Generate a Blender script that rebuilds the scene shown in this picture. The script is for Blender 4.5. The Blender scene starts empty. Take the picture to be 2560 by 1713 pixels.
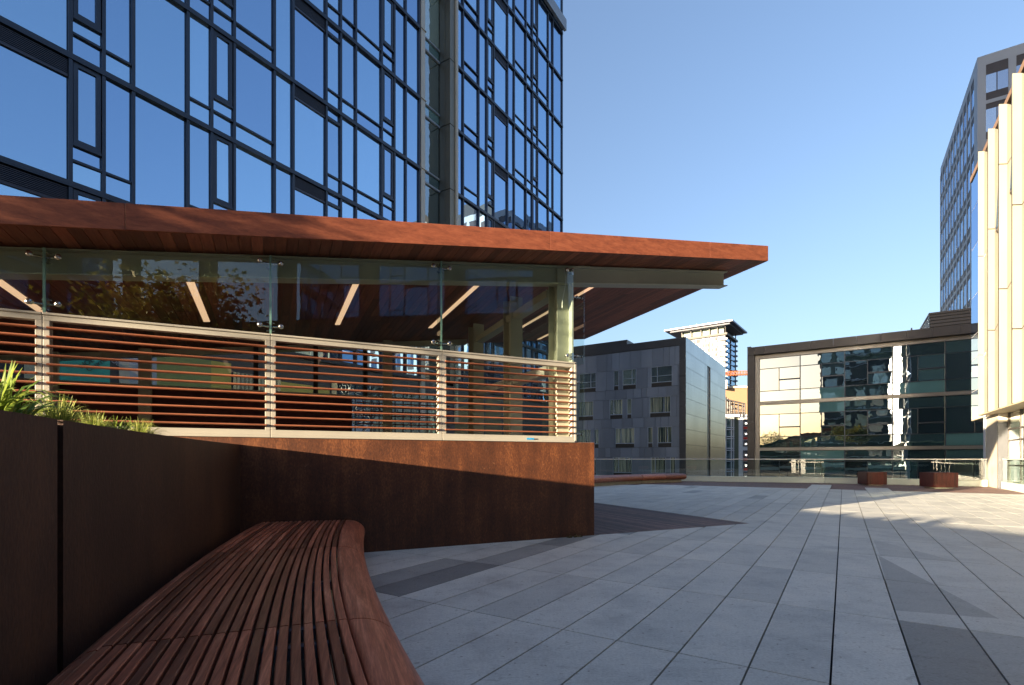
import bpy, bmesh, math, random
from mathutils import Vector, Matrix
R = math.radians
rnd = random.Random(7)
scene = bpy.context.scene
col = scene.collection

# ------------------------------------------------------------------ camera
H = 1.2
cd = bpy.data.cameras.new('camera'); cam = bpy.data.objects.new('camera', cd); col.objects.link(cam)
cam.location = (0, 0, H); cam.rotation_euler = (R(90), 0, 0)
cd.sensor_width = 36; cd.lens = 18.0; cd.shift_x = 0; cd.shift_y = 291.5/2560
cd.clip_start = .05; cd.clip_end = 6000
scene.camera = cam
# ------------------------------------------------------------------ world, sun, exposure
SUN_AZ, SUN_EL = 53.8, 6.5           # the light travels towards azimuth 55.5 (right of forward)
w = bpy.data.worlds.new('World'); scene.world = w; w.use_nodes = True
nt = w.node_tree; bg = nt.nodes['Background']
sky = nt.nodes.new('ShaderNodeTexSky'); sky.sky_type = 'NISHITA'; sky.sun_disc = False
sky.sun_elevation = R(SUN_EL); sky.sun_rotation = R(SUN_AZ+180)
sky.air_density = 1.0; sky.dust_density = 3.0; sky.ozone_density = 1.9; sky.altitude = 0
gm = nt.nodes.new('ShaderNodeGamma'); gm.inputs[1].default_value = .86; nt.links.new(sky.outputs[0], gm.inputs[0])
wbal = nt.nodes.new('ShaderNodeMix'); wbal.data_type = 'RGBA'; wbal.blend_type = 'MULTIPLY'; wbal.inputs[0].default_value = 1; wbal.inputs[7].default_value = (.96, .965, 1.10, 1)
nt.links.new(gm.outputs[0], wbal.inputs[6]); nt.links.new(wbal.outputs[2], bg.inputs[0]); bg.inputs[1].default_value = .075
sd = bpy.data.lights.new('sun', 'SUN'); sun = bpy.data.objects.new('sun', sd); col.objects.link(sun)
sd.energy = 5.0; sd.angle = R(.5); sd.color = (1, .79, .54)
_d = Vector((math.sin(R(SUN_AZ))*math.cos(R(SUN_EL)), math.cos(R(SUN_AZ))*math.cos(R(SUN_EL)), -math.sin(R(SUN_EL))))
sun.rotation_euler = _d.to_track_quat('-Z', 'Y').to_euler()
scene.view_settings.view_transform = 'Standard'; scene.view_settings.look = 'None'
scene.view_settings.exposure = 2.68; scene.view_settings.gamma = 1
scene.cycles.max_bounces = 10; scene.cycles.transparent_max_bounces = 24
scene.cycles.glossy_bounces = 5; scene.cycles.diffuse_bounces = 3

# ------------------------------------------------------------------ frames of reference
F = 1280.0
UX, UY = .5436, .8393                                  # the city grid: u away to the right, v across to the right
def G(u, v, z): return Vector((UX*u+UY*v, UY*u-UX*v, z))
CX, CY, EX, EY = 1.297, 8.08, .9042, .4271             # the pavilion front: w along it, b behind it
def W(w_, b, z): return Vector((CX+EX*w_-EY*b, CY+EY*w_+EX*b, z))
def I(x, y, z): return Vector((x, y, z))
def onv(px, v):                                        # where a sight line meets the plane v: -> u, depth
    a = (px-F)/F; Y = v/(UY*a-UX); return UX*a*Y+UY*Y, Y
def onu(px, u):
    a = (px-F)/F; Y = u/(UX*a+UY); return UY*a*Y-UX*Y, Y
def hz(py, Y): return H+(1148-py)/F*Y
def gnd(px, py):
    Y = F*H/(py-1148); return ((px-F)/F*Y, Y)
def proj(p): return (F+F*p.x/p.y, 1148-F*(p.z-H)/p.y) if p.y > .05 else None
def seen_area(pts):
    q = [proj(p) for p in pts]
    if any(a is None for a in q): return 0
    x0, x1 = max(0, min(a[0] for a in q)), min(2560, max(a[0] for a in q))
    y0, y1 = max(0, min(a[1] for a in q)), min(1713, max(a[1] for a in q))
    return max(0, x1-x0)*max(0, y1-y0)

# ------------------------------------------------------------------ objects
LOC = {}
def tag(o, label=None, cat=None, group=None, kind=None):
    if label: o['label'] = label
    if cat: o['category'] = cat
    if group: o['group'] = group
    if kind: o['kind'] = kind
    return o
def empty(name, loc, label, cat, group=None):
    o = bpy.data.objects.new(name, None); col.objects.link(o); o.location = loc; o.empty_display_size = .2
    LOC[o.name] = Vector(loc)
    return tag(o, label, cat, group)
class MB:
    def __init__(s): s.v = []; s.f = []; s.t = []; s.m = []; s.sm = []
    def face(s, pts, tone=.5, mi=0, smooth=False):
        n = len(s.v); s.v += [Vector(p) for p in pts]; s.f.append(tuple(range(n, n+len(pts)))); s.t.append(tone); s.m.append(mi); s.sm.append(smooth)
    def mesh(s, vs, fs, tone=.5, mi=0, smooth=False):
        n = len(s.v); s.v += [Vector(p) for p in vs]
        for f in fs: s.f.append(tuple(n+i for i in f)); s.t.append(tone); s.m.append(mi); s.sm.append(smooth)
    def box(s, fr, a, b, c, tone=.5, mi=0):
        vs = [fr(a[i], b[j], c[k]) for i in (0, 1) for j in (0, 1) for k in (0, 1)]
        s.mesh(vs, [(0,1,3,2),(4,6,7,5),(0,4,5,1),(2,3,7,6),(0,2,6,4),(1,5,7,3)], tone, mi); return s
    def prism(s, poly, z0, z1, tone=.5, mi=0, bottom=True):
        n = len(poly)
        f0 = (lambda i: z0[i]) if isinstance(z0, (list, tuple)) else (lambda i: z0)
        f1 = (lambda i: z1[i]) if isinstance(z1, (list, tuple)) else (lambda i: z1)
        vs = [Vector((p[0], p[1], f0(i))) for i, p in enumerate(poly)]+[Vector((p[0], p[1], f1(i))) for i, p in enumerate(poly)]
        fs = [tuple(range(n, 2*n))]+[(i, (i+1) % n, n+(i+1) % n, n+i) for i in range(n)]
        if bottom: fs.append(tuple(reversed(range(n))))
        s.mesh(vs, fs, tone, mi); return s
    def tube(s, p, q, r0, r1=None, n=10, tone=.5, mi=0, cap=True):
        r1 = r0 if r1 is None else r1
        p, q = Vector(p), Vector(q); d = (q-p).normalized()
        a = d.cross(Vector((0, 0, 1)) if abs(d.z) < .9 else Vector((1, 0, 0))).normalized(); b = d.cross(a)
        vs = []
        for c, r in ((p, r0), (q, r1)):
            vs += [c+a*r*math.cos(2*math.pi*i/n)+b*r*math.sin(2*math.pi*i/n) for i in range(n)]
        s.mesh(vs, [(i, (i+1) % n, n+(i+1) % n, n+i) for i in range(n)], tone, mi, True)
        if cap:
            s.mesh(vs[:n], [tuple(range(n))], tone, mi); s.mesh(vs[n:], [tuple(range(n))], tone, mi)
        return s
    def build(s, name, mat, parent=None, bevel=0, weld=False):
        me = bpy.data.meshes.new(name)
        L = Vector((0, 0, 0)); p = parent
        while p is not None: L = L+Vector(p.location); p = p.parent
        off = L
        if parent is None and s.v: off = Vector((0, 0, 0))
        me.from_pydata([tuple(v-off) for v in s.v], [], s.f)
        mats = mat if isinstance(mat, (list, tuple)) else [mat]
        for m in mats: me.materials.append(m)
        me.polygons.foreach_set('material_index', s.m)
        me.polygons.foreach_set('use_smooth', s.sm)
        at = me.attributes.new('tone', 'FLOAT', 'FACE'); at.data.foreach_set('value', s.t)
        bm = bmesh.new(); bm.from_mesh(me)
        if weld: bmesh.ops.remove_doubles(bm, verts=bm.verts, dist=1e-5)
        bmesh.ops.recalc_face_normals(bm, faces=bm.faces); bm.to_mesh(me); bm.free()
        o = bpy.data.objects.new(name, me); col.objects.link(o); o.parent = parent
        if bevel:
            b = o.modifiers.new('bevel', 'BEVEL'); b.width = bevel; b.segments = 2; b.limit_method = 'ANGLE'
        return o
def struct(name, mb, mat, **k): return tag(mb.build(name, mat, **k), kind='structure')
def best_parts(items, parent, limit=96):
    """items: (corner points, function that builds the part). The parts that show largest are parts; the rest is returned."""
    it = sorted(((seen_area(p), i) for i, (p, f) in enumerate(items)), reverse=True)
    big = [i for a, i in it[:limit] if a > 6]
    rest = [i for a, i in it if i not in set(big)]
    for i in big: items[i][1](parent)
    return rest

# ------------------------------------------------------------------ materials
def mat_new(name):
    m = bpy.data.materials.new(name); m.use_nodes = True
    return m, m.node_tree, m.node_tree.nodes['Principled BSDF']
def N(nt, t, **k):
    n = nt.nodes.new(t)
    for a, b in k.items(): setattr(n, a, b)
    return n
def ramp(nt, src, stops):
    r = N(nt, 'ShaderNodeValToRGB'); nt.links.new(src, r.inputs[0])
    e = r.color_ramp.elements
    while len(e) < len(stops): e.new(.5)
    for x, (p, c) in zip(e, stops): x.position = p; x.color = (*c, 1) if len(c) == 3 else c
    return r.outputs[0]
def noise(nt, scale, stretch=(1,1,1), detail=6, rough=.6, coord='Object', dist=0, rot=(0,0,0)):
    tc = N(nt, 'ShaderNodeTexCoord'); mp = N(nt, 'ShaderNodeMapping'); mp.inputs['Scale'].default_value = stretch
    n = N(nt, 'ShaderNodeTexNoise'); n.inputs['Scale'].default_value = scale; n.inputs['Detail'].default_value = detail; n.inputs['Roughness'].default_value = rough; n.inputs['Distortion'].default_value = dist
    src = tc.outputs[coord]
    if rot[2]:
        m2 = N(nt, 'ShaderNodeMapping'); m2.inputs['Rotation'].default_value = rot; nt.links.new(src, m2.inputs[0]); src = m2.outputs[0]
    nt.links.new(src, mp.inputs[0]); nt.links.new(mp.outputs[0], n.inputs['Vector']); return n.outputs[0]
def mix(nt, a, b, f, mode='MIX'):
    m = N(nt, 'ShaderNodeMix', data_type='RGBA', blend_type=mode)
    for s, x in ((0, f), (6, a), (7, b)):
        if isinstance(x, (int, float)): m.inputs[s].default_value = x
        elif isinstance(x, (tuple, list)): m.inputs[s].default_value = (*x, 1)
        else: nt.links.new(x, m.inputs[s])
    return m.outputs[2]
def bump(nt, b, h, strength=.3, dist=.01):
    n = N(nt, 'ShaderNodeBump'); n.inputs['Strength'].default_value = strength; n.inputs['Distance'].default_value = dist
    nt.links.new(h, n.inputs['Height']); nt.links.new(n.outputs[0], b.inputs['Normal'])
def tone(nt):
    a = N(nt, 'ShaderNodeAttribute', attribute_name='tone'); return a.outputs['Fac']
def plain(name, c, rough=.5, metal=0, var=.12, nscale=3, stretch=(1,1,1), bmp=0, spec=None):
    m, nt, b = mat_new(name)
    n = noise(nt, nscale, stretch)
    dk = tuple(x*(1-var) for x in c); lt = tuple(min(1, x*(1+var)) for x in c)
    nt.links.new(ramp(nt, n, [(.3, dk), (.7, lt)]), b.inputs['Base Color'])
    b.inputs['Roughness'].default_value = rough; b.inputs['Metallic'].default_value = metal
    if spec is not None: b.inputs['Specular IOR Level'].default_value = spec
    if bmp: bump(nt, b, n, bmp)
    return m
def corten(name, cols, streak=9):
    m, nt, b = mat_new(name)
    a = noise(nt, streak, (1, 1, .06), 5, .6); c = noise(nt, 1.3, (1, 1, .7), 6, .65); d = noise(nt, 60, (1, 1, .5), 3, .6)
    f = mix(nt, a, c, .7); f = mix(nt, f, d, .3)
    base = ramp(nt, f, [(.36, cols[0]), (.5, cols[1]), (.62, cols[2])])
    sp = ramp(nt, noise(nt, 7, (1, 1, .8), 5, .75, dist=1.5), [(.66, (0,0,0)), (.74, (1,1,1))])
    col_ = mix(nt, base, tuple(min(1, x*1.5+.04) for x in cols[2]), 0)
    mm = nt.nodes.new('ShaderNodeMath'); mm.operation = 'MULTIPLY'; nt.links.new(sp, mm.inputs[0]); mm.inputs[1].default_value = .7
    col_ = mix(nt, base, tuple(min(1, x*1.5+.05) for x in cols[2]), mm.outputs[0])
    nt.links.new(col_, b.inputs['Base Color']); b.inputs['Roughness'].default_value = .62
    bump(nt, b, d, .4, .005)
    return m
def wood(name, cols, stretch=(1, 14, 14), scale=3, rough=.5, use_tone=True, obj_random=False, varamt=.5, rot=(0,0,0), spec=.4):
    m, nt, b = mat_new(name)
    a = noise(nt, scale, stretch, 8, .65, dist=.6, rot=rot); g = noise(nt, scale*5, stretch, 4, .7, rot=rot)
    f = mix(nt, a, g, .35)
    c = ramp(nt, f, [(.34, cols[0]), (.5, cols[1]), (.68, cols[2])])
    if obj_random: t = N(nt, 'ShaderNodeObjectInfo').outputs['Random']
    elif use_tone: t = tone(nt)
    else: t = None
    if t is not None:
        k = ramp(nt, t, [(0, (1-varamt,)*3), (1, (1+varamt*.9, 1+varamt*.6, 1+varamt*.5))])
        c = mix(nt, c, k, 1.0, 'MULTIPLY')
    nt.links.new(c, b.inputs['Base Color']); b.inputs['Roughness'].default_value = rough; b.inputs['Specular IOR Level'].default_value = spec
    bump(nt, b, f, .25, .003)
    return m
def glass(name, tint=(.90, .95, .93), ior=1.85, gloss=(.95, 1, .98)):
    m, nt, b = mat_new(name); nt.nodes.remove(b)
    t = N(nt, 'ShaderNodeBsdfTransparent'); t.inputs[0].default_value = (*tint, 1)
    g = N(nt, 'ShaderNodeBsdfGlossy'); g.inputs['Roughness'].default_value = .0; g.inputs[0].default_value = (*gloss, 1)
    fr = N(nt, 'ShaderNodeFresnel'); fr.inputs[0].default_value = ior
    n = noise(nt, 1.2, (1, 1, 1), 2); bp = N(nt, 'ShaderNodeBump'); bp.inputs['Strength'].default_value = .04; bp.inputs['Distance'].default_value = .02
    nt.links.new(n, bp.inputs['Height']); nt.links.new(bp.outputs[0], g.inputs['Normal'])
    ge = N(nt, 'ShaderNodeNewGeometry'); sb = N(nt, 'ShaderNodeMath', operation='SUBTRACT'); sb.use_clamp = True
    nt.links.new(fr.outputs[0], sb.inputs[0]); nt.links.new(ge.outputs['Backfacing'], sb.inputs[1])
    mx = N(nt, 'ShaderNodeMixShader'); nt.links.new(sb.outputs[0], mx.inputs[0]); nt.links.new(t.outputs[0], mx.inputs[1]); nt.links.new(g.outputs[0], mx.inputs[2])
    nt.links.new(mx.outputs[0], nt.nodes['Material Output'].inputs[0]); return m
def mirror(name, gl, base, facing=(.35, .8), wav=.1, wscale=.35, rough=.01, dirt=.0, dist=.05):
    """coated facade glass: a strong tinted reflection over a dark room"""
    m, nt, b = mat_new(name); nt.nodes.remove(b)
    d = N(nt, 'ShaderNodeBsdfDiffuse'); t = tone(nt)
    d.inputs[0].default_value = (*base, 1)
    cc = ramp(nt, t, [(0, tuple(x*.5 for x in base)), (.7, base), (.85, tuple(x*2.6 for x in base)), (1, tuple(min(.5, x*3.6) for x in base))]); nt.links.new(cc, d.inputs[0])
    g = N(nt, 'ShaderNodeBsdfGlossy'); g.inputs['Roughness'].default_value = rough
    gt = ramp(nt, t, [(0, tuple(x*.84 for x in gl)), (1, tuple(min(1, x*1.12) for x in gl))]); nt.links.new(gt, g.inputs[0])
    lw = N(nt, 'ShaderNodeFresnel'); lw.inputs[0].default_value = 1.5
    mr = N(nt, 'ShaderNodeMapRange'); nt.links.new(lw.outputs[0], mr.inputs[0]); mr.inputs[1].default_value = .04; mr.inputs[2].default_value = .5
    mr.inputs[3].default_value = facing[0]; mr.inputs[4].default_value = facing[1]
    n = noise(nt, wscale, (1, 1, 1), 3, .5); bp = N(nt, 'ShaderNodeBump'); bp.inputs['Strength'].default_value = wav; bp.inputs['Distance'].default_value = dist
    nt.links.new(n, bp.inputs['Height']); nt.links.new(bp.outputs[0], g.inputs['Normal'])
    mx = N(nt, 'ShaderNodeMixShader'); nt.links.new(mr.outputs[0], mx.inputs[0]); nt.links.new(d.outputs[0], mx.inputs[1]); nt.links.new(g.outputs[0], mx.inputs[2])
    nt.links.new(mx.outputs[0], nt.nodes['Material Output'].inputs[0]); return m
def emit(name, c, s):
    m, nt, b = mat_new(name); b.inputs['Emission Color'].default_value = (*c, 1); b.inputs['Emission Strength'].default_value = s; b.inputs['Base Color'].default_value = (*c, 1); return m
def paver_mat():
    m, nt, b = mat_new('paver')
    t = tone(nt)
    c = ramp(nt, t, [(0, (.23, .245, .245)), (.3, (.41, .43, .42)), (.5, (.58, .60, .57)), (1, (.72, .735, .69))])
    s = noise(nt, 1.7, (1, 1, 1), 8, .7); c = mix(nt, c, ramp(nt, s, [(.3, (.70, .705, .72)), (.5, (.97, .97, .97)), (.72, (1.12, 1.10, 1.08))]), 1, 'MULTIPLY')
    s2 = noise(nt, 55, (1, 1, 1), 3, .7); c = mix(nt, c, ramp(nt, s2, [(.35, (.86, .86, .86)), (.6, (1.06, 1.06, 1.06))]), 1, 'MULTIPLY')
    s3 = noise(nt, 4, (1, 2.2, 1), 6, .75, dist=2.5); c = mix(nt, c, ramp(nt, s3, [(.32, (.66, .65, .64)), (.44, (1, 1, 1))]), .8, 'MULTIPLY')
    s4 = noise(nt, 24, (1, 1, 1), 2, .5); c = mix(nt, c, ramp(nt, s4, [(.27, (.45, .42, .4)), (.33, (1, 1, 1))]), .8, 'MULTIPLY')
    nt.links.new(c, b.inputs['Base Color'])
    nt.links.new(ramp(nt, s, [(.3, (.55,)*3), (.7, (.75,)*3)]), b.inputs['Roughness']); bump(nt, b, s2, .2, .003); return m
M = {}
M['paver'] = paver_mat()
M['joint'] = plain('joint', (.02, .02, .02), .9)
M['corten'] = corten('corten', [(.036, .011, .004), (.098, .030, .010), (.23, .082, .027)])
M['corten_shaded'] = corten('corten_shaded', [(.026, .011, .007), (.050, .021, .013), (.090, .038, .020)], 5)  # darker copy of corten: the planter wall's shade is put into its colour
M['bench'] = wood('bench_wood', [(.12, .040, .026), (.33, .120, .072), (.60, .28, .17)], (16, .9, 16), 1.6, .38, obj_random=True, varamt=.6, rot=(0, 0, R(-18.6)))
M['fascia'] = wood('fascia_veneer', [(.105, .030, .016), (.205, .060, .030), (.28, .095, .048)], (1.4, 1.4, 6), 3.0, .5, use_tone=False, rot=(0, 0, R(-25.3)))
M['soffit'] = wood('soffit_wood', [(.12, .045, .028), (.20, .075, .045), (.28, .115, .068)], (14, 1, 1), 2, .5, varamt=.4, rot=(0, 0, R(-25.3)))
M['slat'] = wood('louver_wood', [(.19, .065, .032), (.27, .095, .048), (.34, .135, .07)], (1.5, 1.5, 12), 2.5, .5, varamt=.15)
M['deckwood'] = wood('deck_wood', [(.10, .062, .055), (.165, .105, .09), (.23, .15, .13)], (2, 2, 2), 3, .65, varamt=.4)
M['cube'] = wood('mahogany', [(.050, .009, .007), (.085, .015, .011), (.125, .026, .018)], (8, 8, 1), 3, .5, varamt=.35)
M['cream'] = plain('cream_paint', (.40, .385, .335), .38, 0, .05, 2)
M['olive'] = plain('olive_paint', (.42, .42, .33), .4, 0, .06, 2)
M['steel'] = plain('stainless', (.65, .63, .60), .22, 1, .05, 30)
M['black'] = plain('black_metal', (.02, .02, .02), .5)
M['glass'] = glass('clear_glass')
M['glass_edge'] = plain('glass_edge', (.25, .42, .36), .15)
M['towerglass'] = mirror('tower_glass', (.50, .71, 1.0), (.03, .05, .09), (.72, .95), .10, .5, .004, dist=.03)
M['towerframe'] = plain('tower_frame', (.035, .045, .065), .38, .5, .1, 1)
M['towerlouver'] = plain('tower_louver', (.05, .055, .075), .45, .5, .1, 1)
M['officeglass'] = mirror('office_glass', (.68, .77, .86), (.020, .046, .046), (.36, .88), .10, .55, .004, dist=.05)
M['spandrel'] = mirror('spandrel_glass', (.67, .77, .86), (.045, .10, .095), (.34, .88), .10, .55, .004, dist=.05)
M['bronze'] = plain('bronze_panel', (.075, .066, .060), .42, .3, .12, .6)
M['brushed'] = plain('brushed_metal', (.25, .24, .225), .35, .6, .12, .5)
M['greymetal'] = None
def panel_mat(name, c, rough, metal):
    m, nt, b = mat_new(name)
    t = tone(nt); n = noise(nt, .35, (1, 1, .5), 4)
    cc = ramp(nt, t, [(0, tuple(x*.82 for x in c)), (1, tuple(x*1.15 for x in c))])
    cc = mix(nt, cc, ramp(nt, n, [(.3, (.88,)*3), (.7, (1.1,)*3)]), 1, 'MULTIPLY')
    nt.links.new(cc, b.inputs['Base Color']); b.inputs['Roughness'].default_value = rough; b.inputs['Metallic'].default_value = metal
    return m
M['greymetal'] = panel_mat('grey_panels', (.175, .215, .28), .42, .35)
M['darkmetal'] = panel_mat('dark_panels', (.055, .06, .07), .4, .3)
M['zinc'] = panel_mat('zinc_panels', (.30, .29, .28), .20, .85)
M['winglass'] = mirror('window_glass', (.85, .95, 1.0), (.06, .085, .07), (.38, .9), .5, .8, .01, dist=.05)
M['white'] = panel_mat('white_panels', (.275, .262, .225), .45, 0)
M['stone'] = plain('pale_stone', (.56, .50, .40), .6, 0, .1, 2)
M['whitesoffit'] = plain('painted_soffit', (.50, .42, .28), .45, 0, .05, 1)
M['concrete'] = plain('concrete', (.42, .38, .31), .8, 0, .18, 3, bmp=.2)
M['curb'] = plain('curb_metal', (.60, .66, .60), .4, 0, .05, 1)
M['rail'] = plain('rail_metal', (.72, .70, .66), .3, .3, .04, 2)
M['pierframe'] = plain('highrise_frame', (.25, .30, .37), .5, 0, .08, .2)
M['highglass'] = mirror('highrise_glass', (.55, .72, 1.0), (.02, .035, .07), (.45, .9), .15, .2, .005)
M['darkspandrel'] = plain('dark_spandrel', (.035, .035, .045), .6)
M['maroon'] = plain('maroon_panel', (.075, .010, .008), .5, 0, .3, 1.5)
M['teal'] = plain('teal_panel', (.05, .42, .34), .4, 0, .12, .8)
M['yolk'] = plain('yellow_panel', (.62, .47, .10), .5, 0, .08, .8)
M['moss'] = plain('olive_panel', (.30, .31, .10), .5, 0, .12, .8)
M['lavender'] = plain('grey_lilac_panel', (.40, .42, .46), .5, 0, .08, 1)
M['ltstrip'] = emit('light_strip', (1, .60, .36), .15)
M['lamp'] = emit('lamp', (1, .93, .8), 4)
M['red'] = plain('red_panel', (.55, .05, .03), .5)
M['offwhite'] = plain('white_render', (.62, .64, .68), .6)
M['tan'] = plain('tan_panel', (.22, .145, .085), .7, 0, .04, .1)
M['orange'] = plain('orange_paint', (.30, .10, .04), .5)
M['soil'] = plain('soil', (.06, .04, .025), .95, 0, .4, 20, bmp=.6)
M['asphalt'] = plain('asphalt', (.05, .05, .052), .9, 0, .2, 1)
M['hill'] = plain('hill', (.05, .07, .06), .95, 0, .3, .02)
M['bark'] = plain('bark', (.09, .065, .045), .9, 0, .3, 8, (1, 1, .2), .5)
def leaf_mat(name, a, b_, tr=.35):
    m, nt, b = mat_new(name)
    c = ramp(nt, tone(nt), [(0, a), (1, b_)])
    nt.links.new(c, b.inputs['Base Color']); b.inputs['Roughness'].default_value = .5
    t = N(nt, 'ShaderNodeBsdfTranslucent'); nt.links.new(c, t.inputs[0]); mx = N(nt, 'ShaderNodeMixShader'); mx.inputs[0].default_value = tr
    nt.links.new(b.outputs[0], mx.inputs[1]); nt.links.new(t.outputs[0], mx.inputs[2]); nt.links.new(mx.outputs[0], nt.nodes['Material Output'].inputs[0])
    return m
M['leaf'] = leaf_mat('tree_leaf', (.035, .06, .012), (.22, .19, .03))
M['blade'] = leaf_mat('green_blade', (.09, .17, .025), (.30, .38, .07))
M['grass'] = leaf_mat('grass_blade', (.11, .18, .03), (.44, .46, .13))

# ------------------------------------------------------------------ polygon helpers
def clip(poly, a, b, c):            # keep a*x+b*y<=c
    out = []
    for i in range(len(poly)):
        p, q = poly[i], poly[(i+1) % len(poly)]
        dp, dq = a*p[0]+b*p[1]-c, a*q[0]+b*q[1]-c
        if dp <= 0: out.append(p)
        if (dp < 0 < dq) or (dq < 0 < dp):
            t = dp/(dp-dq); out.append((p[0]+(q[0]-p[0])*t, p[1]+(q[1]-p[1])*t))
    return out
def planes(poly):                   # half planes of a convex polygon
    A = sum(poly[i][0]*poly[(i+1) % len(poly)][1]-poly[(i+1) % len(poly)][0]*poly[i][1] for i in range(len(poly)))
    if A < 0: poly = poly[::-1]
    r = []
    for i in range(len(poly)):
        p, q = poly[i], poly[(i+1) % len(poly)]
        a, b = q[1]-p[1], -(q[0]-p[0]); r.append((a, b, a*p[0]+b*p[1]))
    return r
def area(p): return abs(sum(p[i][0]*p[(i+1) % len(p)][1]-p[(i+1) % len(p)][0]*p[i][1] for i in range(len(p))))/2 if len(p) > 2 else 0
def split(poly, conv):              # -> inside, [outside pieces]
    outs = []; cur = poly
    for a, b, c in planes(conv):
        o = clip(cur, -a, -b, -c)
        if area(o) > 2e-3: outs.append(o)
        cur = clip(cur, a, b, c)
        if area(cur) < 2e-3: return None, outs
    return cur, outs

# ------------------------------------------------------------------ ground, street, hills
ZS = -14.0
struct('ground', MB().box(I, (-3000, 3000), (-3000, 3000), (ZS-1, ZS)), M['asphalt'])
hb = MB()
nh = 90
for ring, (r0, hh) in enumerate(((1500, 55), (2200, 110))):
    vs = []; fs = []
    for i in range(nh+1):
        a = 2*math.pi*i/nh
        k = hh*(.55+.25*math.sin(a*3+ring)+.2*math.sin(a*7+2*ring)+.08*math.sin(a*23))
        if abs(((math.degrees(a)-62+180) % 360)-180) < 62: k = 12        # low ground ahead of the terrace
        for rr, zz in ((r0-150, ZS-1), (r0, ZS+k*.8), (r0+150, ZS+k), (r0+500, ZS-1)):
            vs.append((rr*math.cos(a), rr*math.sin(a), zz))
    for i in range(nh):
        for j in range(3): fs.append((i*4+j, (i+1)*4+j, (i+1)*4+j+1, i*4+j+1))
    hb.mesh(vs, fs, .5, 0, True)
struct('hills', hb, M['hill'])
RAIL = [(30.0, 5.25), (30.0, -.8), (28.5, -7.2), (26.6, -13.0), (24.5, -15.9)]
sl = MB()
pol = [G(u, v, 0)[:2] for u, v in [(-30, 9.0), (30.25, 9.0)]+[(u+.3, v) for u, v in RAIL]+[(-30, -15.9)]]
sl.prism(pol, ZS, -.05)
struct('terrace_base', sl, M['joint'])

# pavers: 0.40 x 1.545 slabs laid on the grid, with open joints
PV = MB(); jw = .0058
deck_conv = [W(-12, 0, 0)[:2], W(3.49, 0, 0)[:2], W(3.49, 15, 0)[:2], W(-12, 15, 0)[:2]]
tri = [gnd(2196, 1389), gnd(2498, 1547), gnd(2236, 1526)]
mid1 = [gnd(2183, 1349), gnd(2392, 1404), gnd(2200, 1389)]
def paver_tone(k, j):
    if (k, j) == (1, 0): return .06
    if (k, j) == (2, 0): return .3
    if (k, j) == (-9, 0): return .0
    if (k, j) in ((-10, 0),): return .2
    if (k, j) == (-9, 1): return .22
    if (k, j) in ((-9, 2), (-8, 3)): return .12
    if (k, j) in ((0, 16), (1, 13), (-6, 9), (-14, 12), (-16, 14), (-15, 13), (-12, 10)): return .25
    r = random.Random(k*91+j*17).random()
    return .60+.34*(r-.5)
for k in range(-42, 21):
    v0, v1 = -.06+.4*k+jw, -.06+.4*(k+1)-jw
    for j in range(-5, 17):
        u0, u1 = 3.22+1.545*j+jw, 3.22+1.545*(j+1)-jw
        umax = 24.0-(.9 if (-8 > k*.4) else 0)
        if k in (-2, -3): umax = 28.0
        if k in (2, 3): umax = 26.2
        if v0 > 5.0 and u0 > 20: umax = min(umax, 24.0)
        u1 = min(u1, umax)
        if u1-u0 < .1: continue
        p = [tuple(G(a, b, 0)[:2]) for a, b in ((u0, v0), (u1, v0), (u1, v1), (u0, v1))]
        ins, outs = split(p, deck_conv)
        for o in outs:
            for cv, tv in ((tri, .12), (mid1, .3)):
                pass
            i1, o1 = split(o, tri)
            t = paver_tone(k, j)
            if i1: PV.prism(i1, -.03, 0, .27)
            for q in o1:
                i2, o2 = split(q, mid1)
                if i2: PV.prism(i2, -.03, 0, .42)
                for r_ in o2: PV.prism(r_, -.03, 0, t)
struct('paving', PV, M['paver'])
# dark timber deck under the roof's overhang (boards square to the pavilion front) and along the railing
DK = MB(); x = .02
while x < 3.45:
    x1 = min(x+.088, 3.485)
    p = [tuple(W(a, b, 0)[:2]) for a, b in ((x, .02), (x1, .02), (x1, 14), (x, 14))]
    p = clip(p, UX, UY, 23.0)
    if len(p) > 2: DK.prism(p, -.04, -.002, rnd.random())
    x += .096
struct('wood_deck', DK, M['deckwood'])
DK = MB(); u = 23.0
while u < 30.2:
    vv = -15.8
    while vv < 8:
        L_ = rnd.uniform(1.6, 3.0); v2 = min(8, vv+L_)
        p = [tuple(G(a, b, 0)[:2]) for a, b in ((u, vv), (u+.11, vv), (u+.11, v2-.004), (u, v2-.004))]
        um = u+.05; vm = (vv+v2)/2
        ks = []
        pieces = [p]
        for (a0, a1, b0, b1) in ((22, 23.1+.9, -8, 30), (22, 28.02, -1.27, -.45), (22, 26.22, .73, 1.55)):
            cv = [tuple(G(a, b, 0)[:2]) for a, b in ((a0, b0), (a1, b0), (a1, b1), (a0, b1))]
            nx = []
            for q in pieces: nx += split(q, cv)[1]
            pieces = nx
        tn = rnd.random()
        for q in pieces:
            c = sum((Vector(s_) for s_ in q), Vector((0, 0)))/len(q)
            cu = UX*c[0]+UY*c[1]; cv_ = UY*c[0]-UX*c[1]
            ur = 30.0 if cv_ > -.8 else (30+(cv_+.8)*.23 if cv_ > -7.2 else 28.5+(cv_+7.2)*.34)
            if cu < ur: DK.prism(q, -.04, -.004, tn)
        vv = v2
    u += .118
struct('rail_deck', DK, M['deckwood'])

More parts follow.
